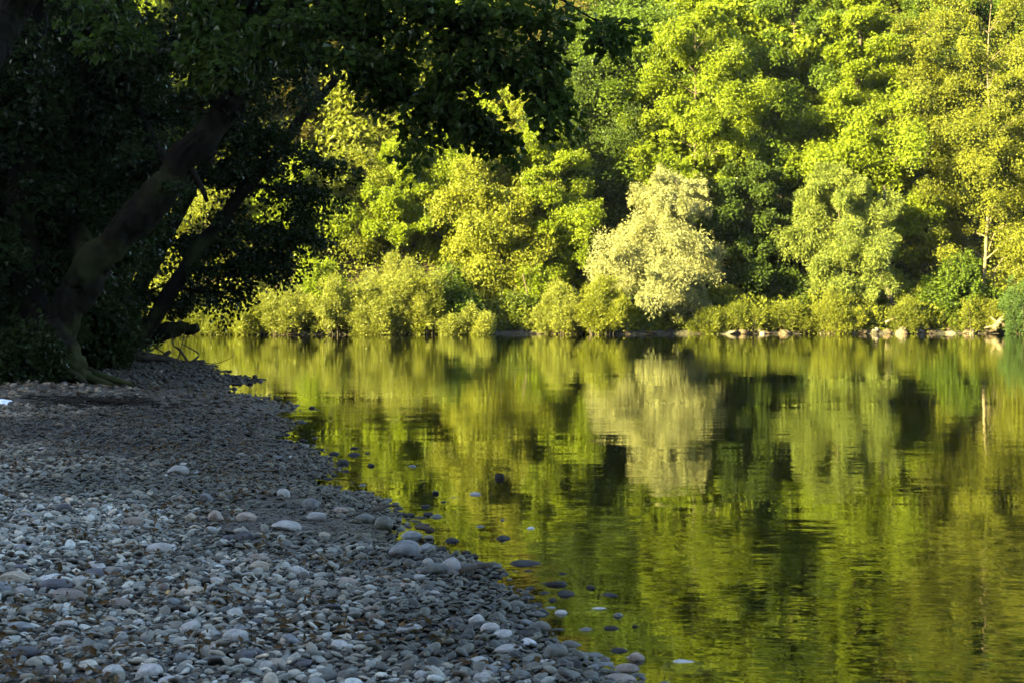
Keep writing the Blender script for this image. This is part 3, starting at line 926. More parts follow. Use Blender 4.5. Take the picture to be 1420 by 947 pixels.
# gravel: nobody could count it
def gravel():
    rng = np.random.default_rng(5)
    shapes = {1: [stone_shape(1, 300 + k, .6)[0] for k in range(8)], 2: [stone_shape(2, 320 + k, .35 if k % 3 == 0 else .9)[0] for k in range(12)]}
    geo = Geo()
    def lay(y0, y1, sp, smin, smax, sub, keep, power=1.6, lift=0.0, wet_only=False):
        xs = np.arange(-15, 3.5, sp); ys = np.arange(y0, y1, sp)
        X, Y = np.meshgrid(xs, ys)
        X = X.ravel() + rng.uniform(-.5, .5, X.size) * sp; Y = Y.ravel() + rng.uniform(-.5, .5, Y.size) * sp
        lim = (Y + .4) * .372
        s = shore_s(X, Y)
        patch = vnoise(X * 1.3, Y * 1.3, 21)
        m = (X > -lim) & (s > -.9) & (rng.random(X.size) < keep * np.clip(-.08 + 1.6 * patch, .05 if sub == 2 else .45, 1)) & (s < 8.5)
        m &= (rng.random(X.size) < np.clip(1.0 + s * 3.2, .10, 1))
        X, Y, s = X[m], Y[m], s[m]
        n = len(X)
        Z = height(X, Y)
        r = smin + (smax - smin) * rng.random(n) ** power
        a = r; b = r * rng.uniform(.62, .95, n); c = r * rng.uniform(.26, .55, n)
        th = rng.uniform(0, 2 * math.pi, n); ti = rng.normal(0, .30, n); tj = rng.normal(0, .30, n)
        Z = np.where(s < -.25, Z - c * .3, Z + c * .45 + lift)
        ct, st = np.cos(th), np.sin(th)
        which = rng.integers(0, len(shapes[sub]), n)
        tone = np.clip(rng.beta(1.7, 1.7, n) + (vnoise(X * .7, Y * .7, 33) - .5) * .3 - np.clip((Y - 9) / 22, 0, .20), 0, 1)  # farther pebbles toned darker for the shade of overhanging trees
        tone = np.where(rng.random(n) < .07, rng.uniform(0, .2, n), tone)
        hue = np.clip(rng.beta(2, 2.6, n) + np.clip((Y - 8) / 14, 0, .5), 0, 1)
        wet = np.clip((.105 + .085 * np.clip((Y - 6.5) / 5, 0, 1) - Z + (vnoise(X * 2.2, Y * 2.2, 35) - .5) * .08) / .07, 0, 1)
        f0 = ICO[sub][1]
        for k in range(len(shapes[sub])):
            q = which == k
            if not q.any(): continue
            v = shapes[sub][k][None] * np.stack([a[q], b[q], c[q]], -1)[:, None, :]
            v[..., 2] += v[..., 0] * ti[q][:, None] + v[..., 1] * tj[q][:, None]
            x = v[..., 0] * ct[q][:, None] - v[..., 1] * st[q][:, None]
            y = v[..., 0] * st[q][:, None] + v[..., 1] * ct[q][:, None]
            v = np.stack([x + X[q][:, None], y + Y[q][:, None], v[..., 2] + Z[q][:, None]], -1)
            nv = v.shape[1]; nq = v.shape[0]
            f = (np.arange(nq)[:, None, None] * nv + f0[None]).reshape(-1, 3)
            geo.add(v.reshape(-1, 3), f, tone=np.repeat(tone[q], nv), hue=np.repeat(hue[q], nv), wet=np.repeat(wet[q], nv))
        return n
    tot = []
    tot.append(lay(4.3, 10.5, .040, .012, .038, 2, 1.15, 2.4, .007))
    tot.append(lay(4.3, 9.0, .027, .006, .015, 1, .9, 1.4))
    tot.append(lay(10.5, 17, .058, .014, .042, 1, 1.1, 2.4, .007))
    tot.append(lay(9.0, 17, .050, .012, .026, 1, .75, 1.4))
    tot.append(lay(17, 34, .11, .022, .070, 1, .7, 2.6, .004))
    print("GRAVEL", tot)
    o = geo.obj("gravel", M['gravel'], None, True)
    o["kind"] = "stuff"
gravel()

# ------------------------------------------------------------------ the far bank: trees
MPP = lambda y: y / F_PX
def far_tree(name, label, cat, px, py_top, y, wpx, py_base, **kw):
    """a tree whose crown spans wpx photo pixels at px, reaching from py_base up to py_top, standing at depth y"""
    x = at_y(px, 420, y)[0]
    gz_ = float(height(x, y)); top = at_y(px, py_top, y)[2]; zb = at_y(px, py_base, y)[2] - gz_
    return build_tree(name, label, cat, (x, y, gz_), top - gz_, wpx * MPP(y) * .5 * .9, max(zb, .35), **kw)

ROW = "trees on the far river bank"
W1 = far_tree("willow_tree", "large silvery white willow bulging over the far waterline, brightest tree of all", "willow tree", 926, 240, 60.7, 145, 447, kind='low', leafm='willow',
         seed=11, limbs=46, n_leaf=60000, leaf=(.20, .045), rise=.5, willow=True, skew=(-.75, -.2), subs=10, twig=(.65, .22), droop=.5, forks=3, lobe=.38, lobe_r=.34)
W2 = far_tree("willow_tree", "smaller pale olive willow on a leaning dark stem above bank rocks", "willow tree", 1180, 228, 61.4, 118, 420, kind='tall', leafm='willow2',
         seed=12, limbs=40, n_leaf=48000, leaf=(.20, .045), rise=.55, willow=True, subs=8, twig=(.5, .26), droop=.35, lean=(-.6, 0), barkm='bark_far', skew=(-.3, 0))
T_LIME = far_tree("broadleaf_tree", "bright lime green rounded tree standing behind the silvery willow", "tree", 962, 14, 64.6, 190, 285, kind='round', leafm='lime',
         seed=13, limbs=44, n_leaf=56000, leaf=(.14, .095), barkm='bark_far', group=ROW, stem_r=.16, twig=(.55, .36), subs=8)
T_MID1 = far_tree("broadleaf_tree", "tall mid green tree between the lime tree and the pale olive willow", "tree", 1090, -60, 67, 150, 400, kind='tall', leafm='mid',
         seed=14, limbs=54, n_leaf=50000, leaf=(.18, .12), group=ROW, twig=(.6, .40))
T_MID2 = far_tree("broadleaf_tree", "tall fresh green tree rising straight behind the pale olive willow", "tree", 1195, -110, 65, 190, 380, kind='cone', leafm='lime',
         seed=15, limbs=60, n_leaf=52000, leaf=(.17, .11), group=ROW, twig=(.6, .40), scale_y=.9)
T_ASH = far_tree("broadleaf_tree", "tall sparse yellow green tree with bare pale trunk showing high up, nearest the right edge", "tree", 1362, -120, 63.5, 210, 432, kind='tall', leafm='yellow',
         seed=16, limbs=60, lobe=.35, n_leaf=40000, leaf=(.16, .09), barkm='bark_pale', group=ROW, twig=(.5, .36), droop=.5, rise=.7, stem_r=.10, lean=(.5, 0))
T_ASH2 = far_tree("broadleaf_tree", "olive yellow tree with drooping tufts between the fresh green and the sparse tree", "tree", 1285, 20, 64.5, 130, 400, kind='round', leafm='olive',
         seed=17, limbs=44, n_leaf=34000, leaf=(.16, .09), group=ROW, droop=.5)
T_LOW = far_tree("broadleaf_tree", "dark green low tree filling the gap right of the silvery willow", "tree", 1035, 235, 63.2, 140, 430, kind='low', leafm='deep',
         seed=18, limbs=40, n_leaf=36000, leaf=(.16, .11), group=ROW)
T_G = far_tree("broadleaf_tree", "deep green tree in half shade left of the silvery willow", "tree", 825, 75, 67.5, 170, 420, kind='tall', leafm='deep',
         seed=19, limbs=50, n_leaf=48000, leaf=(.16, .11), group=ROW, twig=(.55, .4))
T_G2 = far_tree("broadleaf_tree", "green layered tree with long level sprays between the deep green and the golden tree", "tree", 765, 175, 64, 120, 420, kind='low', leafm='lime',
         seed=20, limbs=40, n_leaf=36000, leaf=(.16, .10), group=ROW, rise=.15, twig=(.7, .4), thick=.2)
T_YEL = far_tree("broadleaf_tree", "golden olive rounded tree near the middle of the far bank", "tree", 688, 205, 63.5, 125, 430, kind='round', leafm='yellow',
         seed=21, limbs=44, n_leaf=40000, leaf=(.15, .09), group=ROW, barkm='bark_far')
T_YEL2 = far_tree("broadleaf_tree", "golden tree top poking up under the hanging dark branch", "tree", 722, 135, 68, 110, 330, kind='cone', leafm='yellow',
         seed=22, limbs=40, n_leaf=30000, leaf=(.16, .10), group=ROW)
T_POP = far_tree("broadleaf_tree", "bright lime pointed tree standing behind the big shrub willows", "tree", 556, 190, 65.5, 110, 400, kind='cone', leafm='lime',
         seed=23, limbs=50, n_leaf=40000, leaf=(.15, .10), group=ROW)
T_POP2 = far_tree("broadleaf_tree", "lime green tree directly to the right of the pointed lime one", "tree", 612, 195, 67, 90, 400, kind='round', leafm='lime',
         seed=24, limbs=40, n_leaf=32000, leaf=(.15, .10), group=ROW)
T_J = far_tree("broadleaf_tree", "loose sunlit olive tree at the edge of the dark near foliage", "tree", 490, 215, 66, 120, 400, kind='tall', leafm='olive',
         seed=25, limbs=40, n_leaf=30000, leaf=(.15, .10), group=ROW)
T_K1 = far_tree("broadleaf_tree", "sunlit yellow green tree seen through gaps in the near foliage", "tree", 405, 240, 65, 140, 420, kind='round', leafm='lime',
         seed=26, limbs=40, n_leaf=30000, leaf=(.16, .10), group=ROW)
T_K2 = far_tree("broadleaf_tree", "sunlit golden tree glimpsed behind the leaning trunks", "tree", 285, 230, 64, 150, 420, kind='round', leafm='yellow',
         seed=27, limbs=40, n_leaf=30000, leaf=(.16, .10), group=ROW)
T_K3 = far_tree("broadleaf_tree", "sunlit olive tree mostly hidden behind the dark near wood", "tree", 160, 240, 64, 150, 420, kind='round', leafm='olive',
         seed=28, limbs=40, n_leaf=30000, leaf=(.16, .10), group=ROW)
T_L = far_tree("broadleaf_tree", "olive round headed tree on the slope above the deep green one", "tree", 815, 55, 78, 110, 260, kind='round', leafm='olive',
         seed=29, limbs=40, n_leaf=30000, leaf=(.17, .11), group=ROW)
T_R = far_tree("broadleaf_tree", "yellow green tree cut by the right edge behind the bluish bush", "tree", 1455, 40, 64, 150, 400, kind='round', leafm='yellow',
         seed=30, limbs=40, n_leaf=30000, leaf=(.16, .10), group=ROW)

# copies up the hillside behind: each its own tree with its own trunk and crown
def copy_tree(src, loc, rz, sc, label, group, name=None, leafm=None):
    r = src.copy(); COL.objects.link(r)
    if name: r.name = name
    r.location = loc; r.rotation_euler = (0, 0, rz); r.scale = sc
    r["label"] = label; r["group"] = group
    for ch in list(src.children):
        c = ch.copy(); COL.objects.link(c); c.parent = r
        if leafm and c.name.startswith("crown"):
            c.material_slots[0].link = 'OBJECT'; c.material_slots[0].material = M[leafm]
    return r

rngh = np.random.default_rng(41)
PROTO = [(T_G, 'mid', "deep green"), (T_L, 'olive', "olive green"), (T_MID1, 'mid', "mid green"), (T_POP2, 'lime', "light green"), (T_ASH2, 'brown', "brownish green"), (T_YEL, 'olive', "dull olive")]
TIERS = [(71.5, 4.0, 3, "just behind the far bank's front row"), (79, 4.4, 9, "half way up the wooded slope"), (88, 5.0, 6, "high on the wooded slope"),
         (99, 5.6, 4, "near the top of the wooded slope"), (112, 6.5, 5, "along the skyline of the wooded slope")]
for ti, (yy, step, _, words_) in enumerate(TIERS):
    half = yy * .40 + 2
    xs = np.arange(-half, half, step)
    for i, x in enumerate(xs):
        pw = [.26, .2, .26, .14, .06, .08] if ti < 2 else [.2, .12, .12, .02, .42, .12]
        k = int(rngh.choice(6, p=pw))
        src, lm, wd = PROTO[k]
        x2 = x + rngh.uniform(-1, 1); y2 = yy + rngh.uniform(-2, 2)
        hs = src_h = max(v.co.z for v in src.children[0].data.vertices)
        want = rngh.uniform(9.5, 13.5)
        s_ = want / hs
        px_, _q = project((x2, y2, 8))
        side = "left" if px_ < 520 else ("middle" if px_ < 930 else "right")
        copy_tree(src, (x2, y2, float(height(x2, y2)) - .2), rngh.uniform(0, 6.28), (s_ * rngh.uniform(.95, 1.25), s_ * 1.1, s_),
                  f"{wd} tree {words_}, {side} part", f"{wd} trees {words_}, {side}", leafm=lm)

# shrubs along the far waterline
def far_shrub(label, px, py_top, wpx, dy=0.6, **kw):
    x = at_y(px, 450, 60)[0]; y = float(far_y(x)) + dy - .6
    x = at_y(px, 450, y)[0]
    gz_ = float(height(x, y))
    name = kw.pop('name', 'shrub'); cat = kw.pop('cat', 'shrub')
    return build_shrub(name, label, cat, (x, y, gz_), wpx * MPP(y) * .95, at_y(px, py_top, y)[2] - gz_, group="shrubs along the far waterline", **kw)

far_shrub("big yellow green shrub willow, leftmost of the mounded pair below the pointed lime tree", 474, 380, 125, .8, seed=51, name='willow_shrub', n_leaf=30000)
far_shrub("tallest yellow green shrub willow below the pointed lime tree", 560, 352, 150, 1.1, seed=52, name='willow_shrub', n_leaf=46000, stems=44)
far_shrub("low rounded shrub willow at the foot of the tallest one", 528, 405, 90, .3, seed=53, name='willow_shrub', n_leaf=20000)
far_shrub("light green pointed shrub between the tallest shrub willow and a dark gap", 592, 378, 56, .5, seed=54, name='willow_shrub', leafm='yellow', n_leaf=18000)
far_shrub("dark green broad leaved bush below the golden olive tree", 633, 392, 70, 1.2, seed=55, leafm='mid', fine=False, leaf=(.14, .10), n_leaf=14000)
far_shrub("low spreading yellow green bush hanging to the water below the golden olive tree", 652, 432, 96, .3, seed=56, n_leaf=18000)
far_shrub("shaded bush with hanging stems right of the spreading low bush", 718, 405, 60, 1.5, seed=57, leafm='dark', fine=False, leaf=(.14, .09), n_leaf=12000)
far_shrub("feathery yellow green shrub willow left of the lime coloured one", 780, 392, 80, .6, seed=58, name='willow_shrub', n_leaf=26000)
far_shrub("lime coloured shrub willow touching the silvery willow", 838, 384, 84, .7, seed=59, name='willow_shrub', leafm='yellow', n_leaf=26000)
far_shrub("low dull shrub under the hanging edge of the silvery willow", 985, 430, 50, .7, seed=60, leafm='olive', n_leaf=12000)
far_shrub("tall sunlit shrub seen under the near foliage, left of a rounder one", 338, 404, 62, .5, seed=61, leafm='yellow', n_leaf=16000)
far_shrub("rounder sunlit shrub with a pale boulder at its foot", 396, 398, 76, .7, seed=62, n_leaf=20000)
far_shrub("shrub behind the end of the low dark log", 292, 420, 60, .6, seed=63, leafm='olive', n_leaf=14000)
far_shrub("dull shrub on the far bank beneath the leaning trunks", 235, 415, 80, .6, seed=64, leafm='olive', n_leaf=16000)
far_shrub("shrub farthest towards the left, over the hidden river bend", 150, 410, 90, .6, seed=65, leafm='olive', n_leaf=16000)
far_shrub("bright yellow green bush in front of the pale olive willow", 1158, 402, 74, .5, seed=66, leafm='yellow', n_leaf=20000)
far_shrub("low olive brush beside the silvery willow's leaning stem", 1030, 425, 80, .9, seed=67, leafm='olive', n_leaf=12000)
far_shrub("low brush with dry stems below the dark green low tree", 1090, 418, 70, .9, seed=68, leafm='olive', n_leaf=12000)
far_shrub("olive bush behind the bank rocks right of the pale olive willow", 1258, 418, 60, .9, seed=69, leafm='olive', n_leaf=12000)
far_shrub("green broad leaved bush hanging over the bank below the sparse tree", 1330, 345, 110, 1.5, seed=70, leafm='mid', fine=False, leaf=(.15, .11), n_leaf=24000, stems=34)
far_shrub("yellowish low brush above the bank rocks near the right edge", 1352, 408, 76, .7, seed=71, leafm='yellow', n_leaf=12000)
far_shrub("bluish green soft bush cut off by the right edge", 1428, 352, 70, -.1, seed=72, leafm='blue', n_leaf=26000)

for k, (px, top, w, dy, lm, lab) in enumerate([
    (250, 372, 110, 3.2, 'yellow', "golden brush filling the slope behind the leaning trunks"), (350, 365, 110, 3.4, 'shrub', "yellow green thicket on the slope behind the tall sunlit shrub"),
    (440, 352, 110, 3.4, 'lime', "lime green thicket between the big shrub willows and the dark near foliage"), (620, 362, 90, 3.2, 'mid', "green thicket behind the pointed light green shrub"),
    (740, 370, 100, 3.0, 'lime', "bright green thicket behind the feathery shrub willow"), (880, 390, 100, 3.2, 'deep', "green thicket in the shade behind the silvery willow"),
    (1000, 395, 90, 2.6, 'olive', "olive thicket right of the silvery willow, above the low olive brush"), (1105, 375, 100, 3.0, 'deep', "green thicket left of the pale olive willow"),
    (1250, 372, 90, 3.0, 'yellow', "yellow green thicket behind the thin dead trunk"), (1390, 380, 90, 2.6, 'olive', "olive thicket behind the bleached stump")]):
    far_shrub(lab, px, top, w, dy, seed=400 + k, leafm=lm, fine=False, leaf=(.15, .095), n_leaf=18000, stems=30, name='thicket', cat='thicket')

def forest_floor():
    """low herbs and brush over the far slope"""
    rng = np.random.default_rng(71)
    geo = Geo(); n = 150000
    x = rng.uniform(-34, 34, n); t = rng.random(n) ** 2.6 * 46 + .25
    y = far_y(x) + t
    z = height(x, y) + rng.random(n) ** 1.6 * 1.1 * (.5 + vnoise(x, y, 91))
    leaf_cloud(geo, rng, np.stack([x, y, z], -1), rng.normal(0, 1, (n, 3)) + (0, 0, .5), rng.normal(0, .6, (n, 3)) + (0, 0, 1), rng.uniform(.12, .3, n), rng.uniform(.06, .14, n))
    o = geo.obj("undergrowth", M['olive']); o["kind"] = "stuff"
forest_floor()

# rocks, roots and driftwood on the far waterline
rngb = np.random.default_rng(61)
BANK = [(1010, 459, 38, 9, 'bankpale', "whitish slab on the far bank below the leaning willow stem"), (985, 456, 16, 8, 'warm', "small warm stone beside the whitish far bank slab"),
        (1065, 459, 30, 6, 'warm', "flat sunlit ledge stone on the far bank"), (1092, 459, 18, 8, 'bankpale', "pale stone at the end of the flat far bank ledge"),
        (1120, 456, 22, 8, 'warm', "sunlit rock under the bright yellow green bush, left of a paler one"), (1172, 457, 26, 10, 'bankpale', "paler rock below the bright yellow green bush"),
        (1196, 455, 26, 12, 'warm', "slanting reddish rock in the rock pile of the far bank"), (1212, 458, 14, 13, 'bankpale', "small upright whitish rock in the far bank pile"),
        (1230, 457, 22, 13, 'warm', "brown rock beneath the leaning willow's root"), (1250, 458, 26, 16, 'bankpale', "biggest sharp whitish rock of the far bank pile"),
        (1275, 456, 20, 10, 'brown', "brown rock behind the biggest whitish one"), (1292, 457, 24, 9, 'warm', "round warm rock right of the far bank pile"),
        (1318, 457, 24, 8, 'bankpale', "pale low rock midway between rock pile and stump"), (1345, 456, 40, 12, 'warm', "reddish brown bank boulder left of the bleached stump"),
        (1372, 457, 28, 10, 'warm', "warm rock at the foot of the bleached stump"), (1402, 456, 24, 10, 'grey', "grey rock below the bluish bush"),
        (420, 463, 18, 9, 'bankpale', "pale boulder on the left far bank at the foot of a round shrub"), (320, 464, 8, 5, 'bankpale', "white pebble gleaming on the far left waterline"),
        (352, 465, 7, 4, 'bankpale', "smaller white pebble right of the gleaming one"), (400, 466, 40, 5, 'warm', "low reddish gravel hump on the left far waterline"),
        (500, 462, 26, 7, 'warm', "reddish rock at the foot of the tallest shrub willow"), (478, 463, 18, 5, 'bankpale', "pale thin rock beside the reddish one"),
        (668, 461, 10, 4, 'bankpale', "tiny white stone below the spreading low bush"), (795, 461, 12, 5, 'dark', "dark stone in the water below the feathery shrub"),
        (870, 458, 22, 8, 'warm', "red brown clod of bank under the silvery willow's left edge"), (845, 460, 20, 5, 'bankpale', "pale strip of stone below the lime coloured shrub willow"),
        (900, 460, 34, 5, 'warm', "flat brown stone under the silvery willow"), (750, 461, 16, 5, 'brown', "brown stone at the end of a hanging vine"),
        (270, 465, 16, 6, 'warm', "warm stone seen past the tip of the low log"), (300, 466, 14, 4, 'tan', "tan stone on the far left waterline")]
for k, (px, py, w, h, look, label) in enumerate(BANK):
    x = at_y(px, 450, 60)[0]; y = float(far_y(x)) + .10
    x = at_y(px, py, y)[0]; m = MPP(y)
    stone_obj("rock", look, k % 9, .8, (x, y, h * m * .22), (w * m * .34, w * m * .30, h * m * .36), rngb.uniform(-.5, .5), (rngb.normal(0, .3), rngb.normal(0, .3)), label, "rocks on the far waterline", 3)
for k in range(24):
    px = rngb.choice([rngb.uniform(980, 1420), rngb.uniform(280, 980)], p=[.85, .15])
    x = at_y(px, 450, 60)[0]; y = float(far_y(x)) + rngb.uniform(-.2, .35); w = rngb.uniform(5, 15) * MPP(60)
    right = px > 980
    stone_obj("rock", rngb.choice(['warm', 'warm', 'brown', 'bankpale', 'brown']), k % 9, .8, (x, y, max(float(height(x, y)), 0) + w * .1), (w * .6, w * .5, w * .38), rngb.uniform(0, 6), (0, 0),
              "small rubble stone strewn along the right far bank" if right else "small rubble stone strewn along the left and middle far bank",
              "rubble of the right far bank" if right else "rubble of the left far bank", 2)

def stick(name, label, cat, paths, mat, group=None, part="twig"):
    """a piece of driftwood: the first path is the stem, the others its twigs"""
    rng = np.random.default_rng(len(label))
    p0 = np.asarray(paths[0][0], float)
    root = thing(name, label, cat, p0[0], 0, group)
    for i, (pts, r0, r1) in enumerate(paths):
        pts = smooth_path(np.asarray(pts) - p0[0], 12)
        q = Geo(); tube(q, pts, np.linspace(r0, r1, 12), 8, .25, rng)
        q.obj("stem" if i == 0 else part, mat, root, True)
    return root

def pts_y(lst, y):
    return [at_y(px, py, y if len(r) == 0 else r[0]) for px, py, *r in lst]

yb = 60.0
stick("driftwood", "bleached forked stump on the far bank near the right edge", "driftwood",
      [(pts_y([(1378, 457), (1384, 449), (1396, 437)], yb), .17, .10), (pts_y([(1384, 449), (1374, 440)], yb), .08, .03), (pts_y([(1386, 447), (1398, 455)], yb), .09, .04),
       (pts_y([(1381, 452), (1365, 455)], yb), .07, .03)], M['drift_pale'])
stick("bare_stem", "pale bare stem slanting down to the water under the silvery willow", "branch",
      [(pts_y([(955, 428), (968, 440), (984, 449)], yb), .10, .13), (pts_y([(962, 434), (978, 436)], yb), .05, .02)], M['drift_pale'])
stick("bare_stem", "thin bare poles leaning right of the silvery willow's foot", "branch",
      [(pts_y([(1002, 452), (995, 438), (984, 418)], yb), .05, .02), (pts_y([(1010, 454), (1000, 440)], yb), .05, .03)], M['drift_pale'])
stick("dead_branch", "arched dead branch over the rock pile of the far bank", "branch",
      [(pts_y([(1228, 447), (1245, 441), (1262, 446), (1266, 452)], yb), .06, .03), (pts_y([(1240, 444), (1252, 434), (1262, 432)], yb), .035, .012)], M['drift_pale'])
stick("dead_tree", "thin pale dead trunk standing in the gap right of the pale olive willow", "dead tree",
      [(pts_y([(1235, 420), (1231, 330), (1226, 258)], 62.5), .12, .07), (pts_y([(1229, 280), (1214, 276)], 62.5), .04, .015), (pts_y([(1232, 350), (1244, 330)], 62.5), .03, .01)], M['bark_far'])
stick("crooked_branch", "dark crooked stem holding up the pale olive willow's lower boughs", "branch",
      [(pts_y([(1240, 445), (1234, 410), (1222, 380), (1208, 335)], 61.0), .16, .06), (pts_y([(1236, 418), (1222, 410)], 61.0), .06, .02)], M['bark_far'])
stick("hanging_vine", "hanging bare vine below the golden olive tree", "vine",
      [(pts_y([(725, 380), (731, 410), (726, 440), (728, 458)], 61.0), .03, .025), (pts_y([(715, 395), (712, 420), (718, 436)], 61.0), .02, .012)], M['bark_far'])

# ------------------------------------------------------------------ the near bank: dark wood on the left
def near_tree(name, label, cat, trunk_px, y, r0, r1, limbs, leafm='alder', n_leaf=40000, leaf=(.09, .07), sprays=None, seed=1, width=.35, group=None, trunk_top=None, six=True, seg=12, droop=.3, subs=8, sub_len=.7):
    """trunk and limbs drawn as pixel paths with their own depth; twigs and leaves grow from the limbs"""
    rng = np.random.default_rng(seed)
    tp = [np.array(at_y(*q[:2], q[2] if len(q) > 2 else y)) for q in trunk_px]
    base = tp[0].copy()
    root = thing(name, label, cat, base, 0, group)
    path = smooth_path([p - base for p in tp], 120); wob = smooth_path(rng.normal(0, r0 * .10, (16, 3)), 120); wob[:4] = 0; path += wob
    path[0, 2] -= .3
    rr = np.linspace(r0, r1, 120); rr[:26] *= 1 + .6 * np.linspace(1, 0, 26) ** 1.8; rr *= 1 + .05 * np.sin(np.linspace(0, 23, 120) + seed)
    q = Geo(); tube(q, path, rr, seg * 3, .0, rng, True, .26); q.obj("trunk", M['bark'], root, True)
    S = []; E = []; W = []
    for (pts, ra, rb, dens) in limbs:
        lp = smooth_path([np.array(at_y(*p[:2], p[2] if len(p) > 2 else y)) - base for p in pts], 12)
        lq = Geo(); tube(lq, lp, np.linspace(ra, rb, 12), 7, .12, rng)
        L_ = np.linalg.norm(np.diff(lp, axis=0), axis=1).sum()
        for j in range(int(subs * dens * max(L_, .6))):
            u = rng.uniform(.1, 1.0)
            p = np.array([np.interp(u, np.linspace(0, 1, 12), lp[:, c]) for c in range(3)])
            d = nrm(lp[min(int(u * 11) + 1, 11)] - lp[max(int(u * 11) - 1, 0)])
            v = d * rng.uniform(.1, .9) + rng.normal(0, .75, 3) * np.array([1, 1, .40]); v[2] -= .12
            e = p + nrm(v) * sub_len * rng.uniform(.5, 1.3)
            S.append(p); E.append(e); W.append(width * rng.uniform(.6, 1.3))
            tube(lq, smooth_path([p, (p + e) / 2 + rng.normal(0, .04, 3), e], 5), np.linspace(rb * .5 + .004, .003, 5), 4, 0, None, False)
        lq.obj("limb", M['bark'], root, True)
    cq = Geo()
    leaves_on(cq, rng, S, E, W, n_leaf, leaf[0], leaf[1], droop=droop, thick=.28, six=six)
    cq.obj("crown", M[leafm], root)
    return root

M['root'] = bark_mat("weathered_root", (.006, .005, .004), (.030, .025, .019), 5, 1.0)
# the thick leaning trunk with the broken top
BT = near_tree("alder_tree", "thick dark leaning trunk with broken mossy top and gnarled foot on the left gravel", "tree",
    [(62, 535), (78, 470), (112, 395), (165, 330), (222, 268), (268, 205), (318, 146)], 21.5, .29, .18,
    [([(240, 240), (215, 200, 22.5), (180, 120, 23.5), (170, 20, 24)], .10, .05, .8), ([(300, 165), (272, 152), (240, 148)], .06, .02, .2), ([(265, 235), (280, 262), (287, 280)], .06, .03, .3),
     ([(130, 375), (100, 300, 22.5), (95, 200, 23), (130, 80, 23), (150, -60, 23)], .2, .1, 1.0), ([(315, 150), (335, 90, 21), (350, 10, 20.5), (365, -80, 20)], .05, .03, .9),
     ([(60, 480), (40, 380, 22), (30, 250, 22), (45, 100, 22), (60, -80, 22)], .26, .14, .9), ([(95, 200, 23), (20, 150, 22), (-60, 110, 22)], .08, .03, 1.0),
     ([(130, 80, 23), (230, 60, 22), (330, 20, 21)], .07, .03, 1.0), ([(40, 380, 22), (-30, 320, 21), (-80, 300, 21)], .08, .03, 1.0)],
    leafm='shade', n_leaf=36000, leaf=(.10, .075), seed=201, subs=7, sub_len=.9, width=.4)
q = Geo(); rq = np.random.default_rng(3)
b0 = np.array(BT.location)
for (px, py, r, dy) in [(78, 470, .30, -.25), (98, 492, .28, -.35), (72, 505, .30, -.3), (112, 505, .22, -.4), (95, 520, .30, -.45), (70, 530, .28, -.4), (122, 530, .24, -.5), (45, 525, .30, -.3), (100, 540, .22, -.5)]:
    c = np.array(at_y(px, py, 21.5)) - b0 + np.array([0, dy, 0])
    v, f = stone_shape(4, int(px * 7 + py), .5); v = v * (1 + .22 * (vnoise(v[:, 0] * 2.6 + px, v[:, 2] * 2.6 + v[:, 1] * 1.7, 7) - .5) + .14 * (vnoise(v[:, 0] * 7 + px, v[:, 2] * 5 + v[:, 1] * 4, 8) - .5))[:, None]
    q.add(v * np.array([r * .95, r * .8, r]) * (1 + .1 * rq.random(3)) + c, f)
for (x1, y1, r_) in [(1.5, -.9, .09), (1.1, -1.5, .10), (.4, -1.7, .09), (-.5, -1.5, .08), (1.7, -.2, .07), (.8, -1.2, .07)]:
    e_ = np.array([x1, y1, 0]); wz = lambda f: float(height(b0[0] + x1 * f, b0[1] + y1 * f)) - b0[2]
    tube(q, smooth_path([np.array([x1 * .12, y1 * .12, .45]), np.array([x1 * .4 + rq.normal(0, .08), y1 * .4, wz(.4) + .20]), np.array([x1 * .7, y1 * .7 + rq.normal(0, .1), wz(.7) + .07]), np.array([x1, y1, wz(1) - .04])], 16), np.linspace(r_ * 1.5, r_ * .4, 16), 9, .3, rq)
q.obj("gnarled_roots", M['bark'], BT, True)
q = Geo()
rk = np.random.default_rng(9)
cp = np.array(at_y(318, 146, 21.5)) - b0
v, f = stone_shape(3, 8, .7)
q.add(v * np.array([.30, .26, .20]) + cp, f)
for a in range(9):
    d = nrm(np.array([rk.normal(.2, .8), rk.normal(0, .6), rk.normal(.3, .6)]))
    tube(q, smooth_path([cp, cp + d * .35, cp + d * .7 + rk.normal(0, .12, 3)], 6), np.linspace(.035, .006, 6), 5)
q.obj("broken_top", M['bark'], BT, True)

near_tree("leaning_tree", "slender dark tree leaning over the river behind the thick leaning trunk", "tree",
    [(172, 478), (212, 446), (240, 398), (290, 326), (345, 256), (392, 205), (432, 148), (468, 108)], 31, .19, .08,
    [([(345, 256), (390, 262), (440, 275)], .05, .02, 1.3), ([(300, 312), (360, 318), (425, 325)], .05, .02, 1.4), ([(290, 326), (340, 350), (390, 352)], .05, .02, 1.4),
     ([(255, 372), (320, 372), (372, 372)], .05, .02, 1.2), ([(392, 205), (430, 220), (455, 235)], .04, .015, 1.2), ([(345, 256), (330, 200, 30), (340, 130, 29), (360, 60, 28)], .06, .03, 1.2),
     ([(432, 148), (420, 100, 29), (410, 40, 28), (420, -40, 28)], .06, .03, 1.0), ([(240, 398), (290, 405), (330, 404)], .04, .015, .9), ([(392, 205), (360, 180, 30), (300, 180, 29)], .05, .02, 1.0)],
    leafm='shade', n_leaf=17000, leaf=(.10, .075), seed=202, subs=9, sub_len=.75, width=.36)
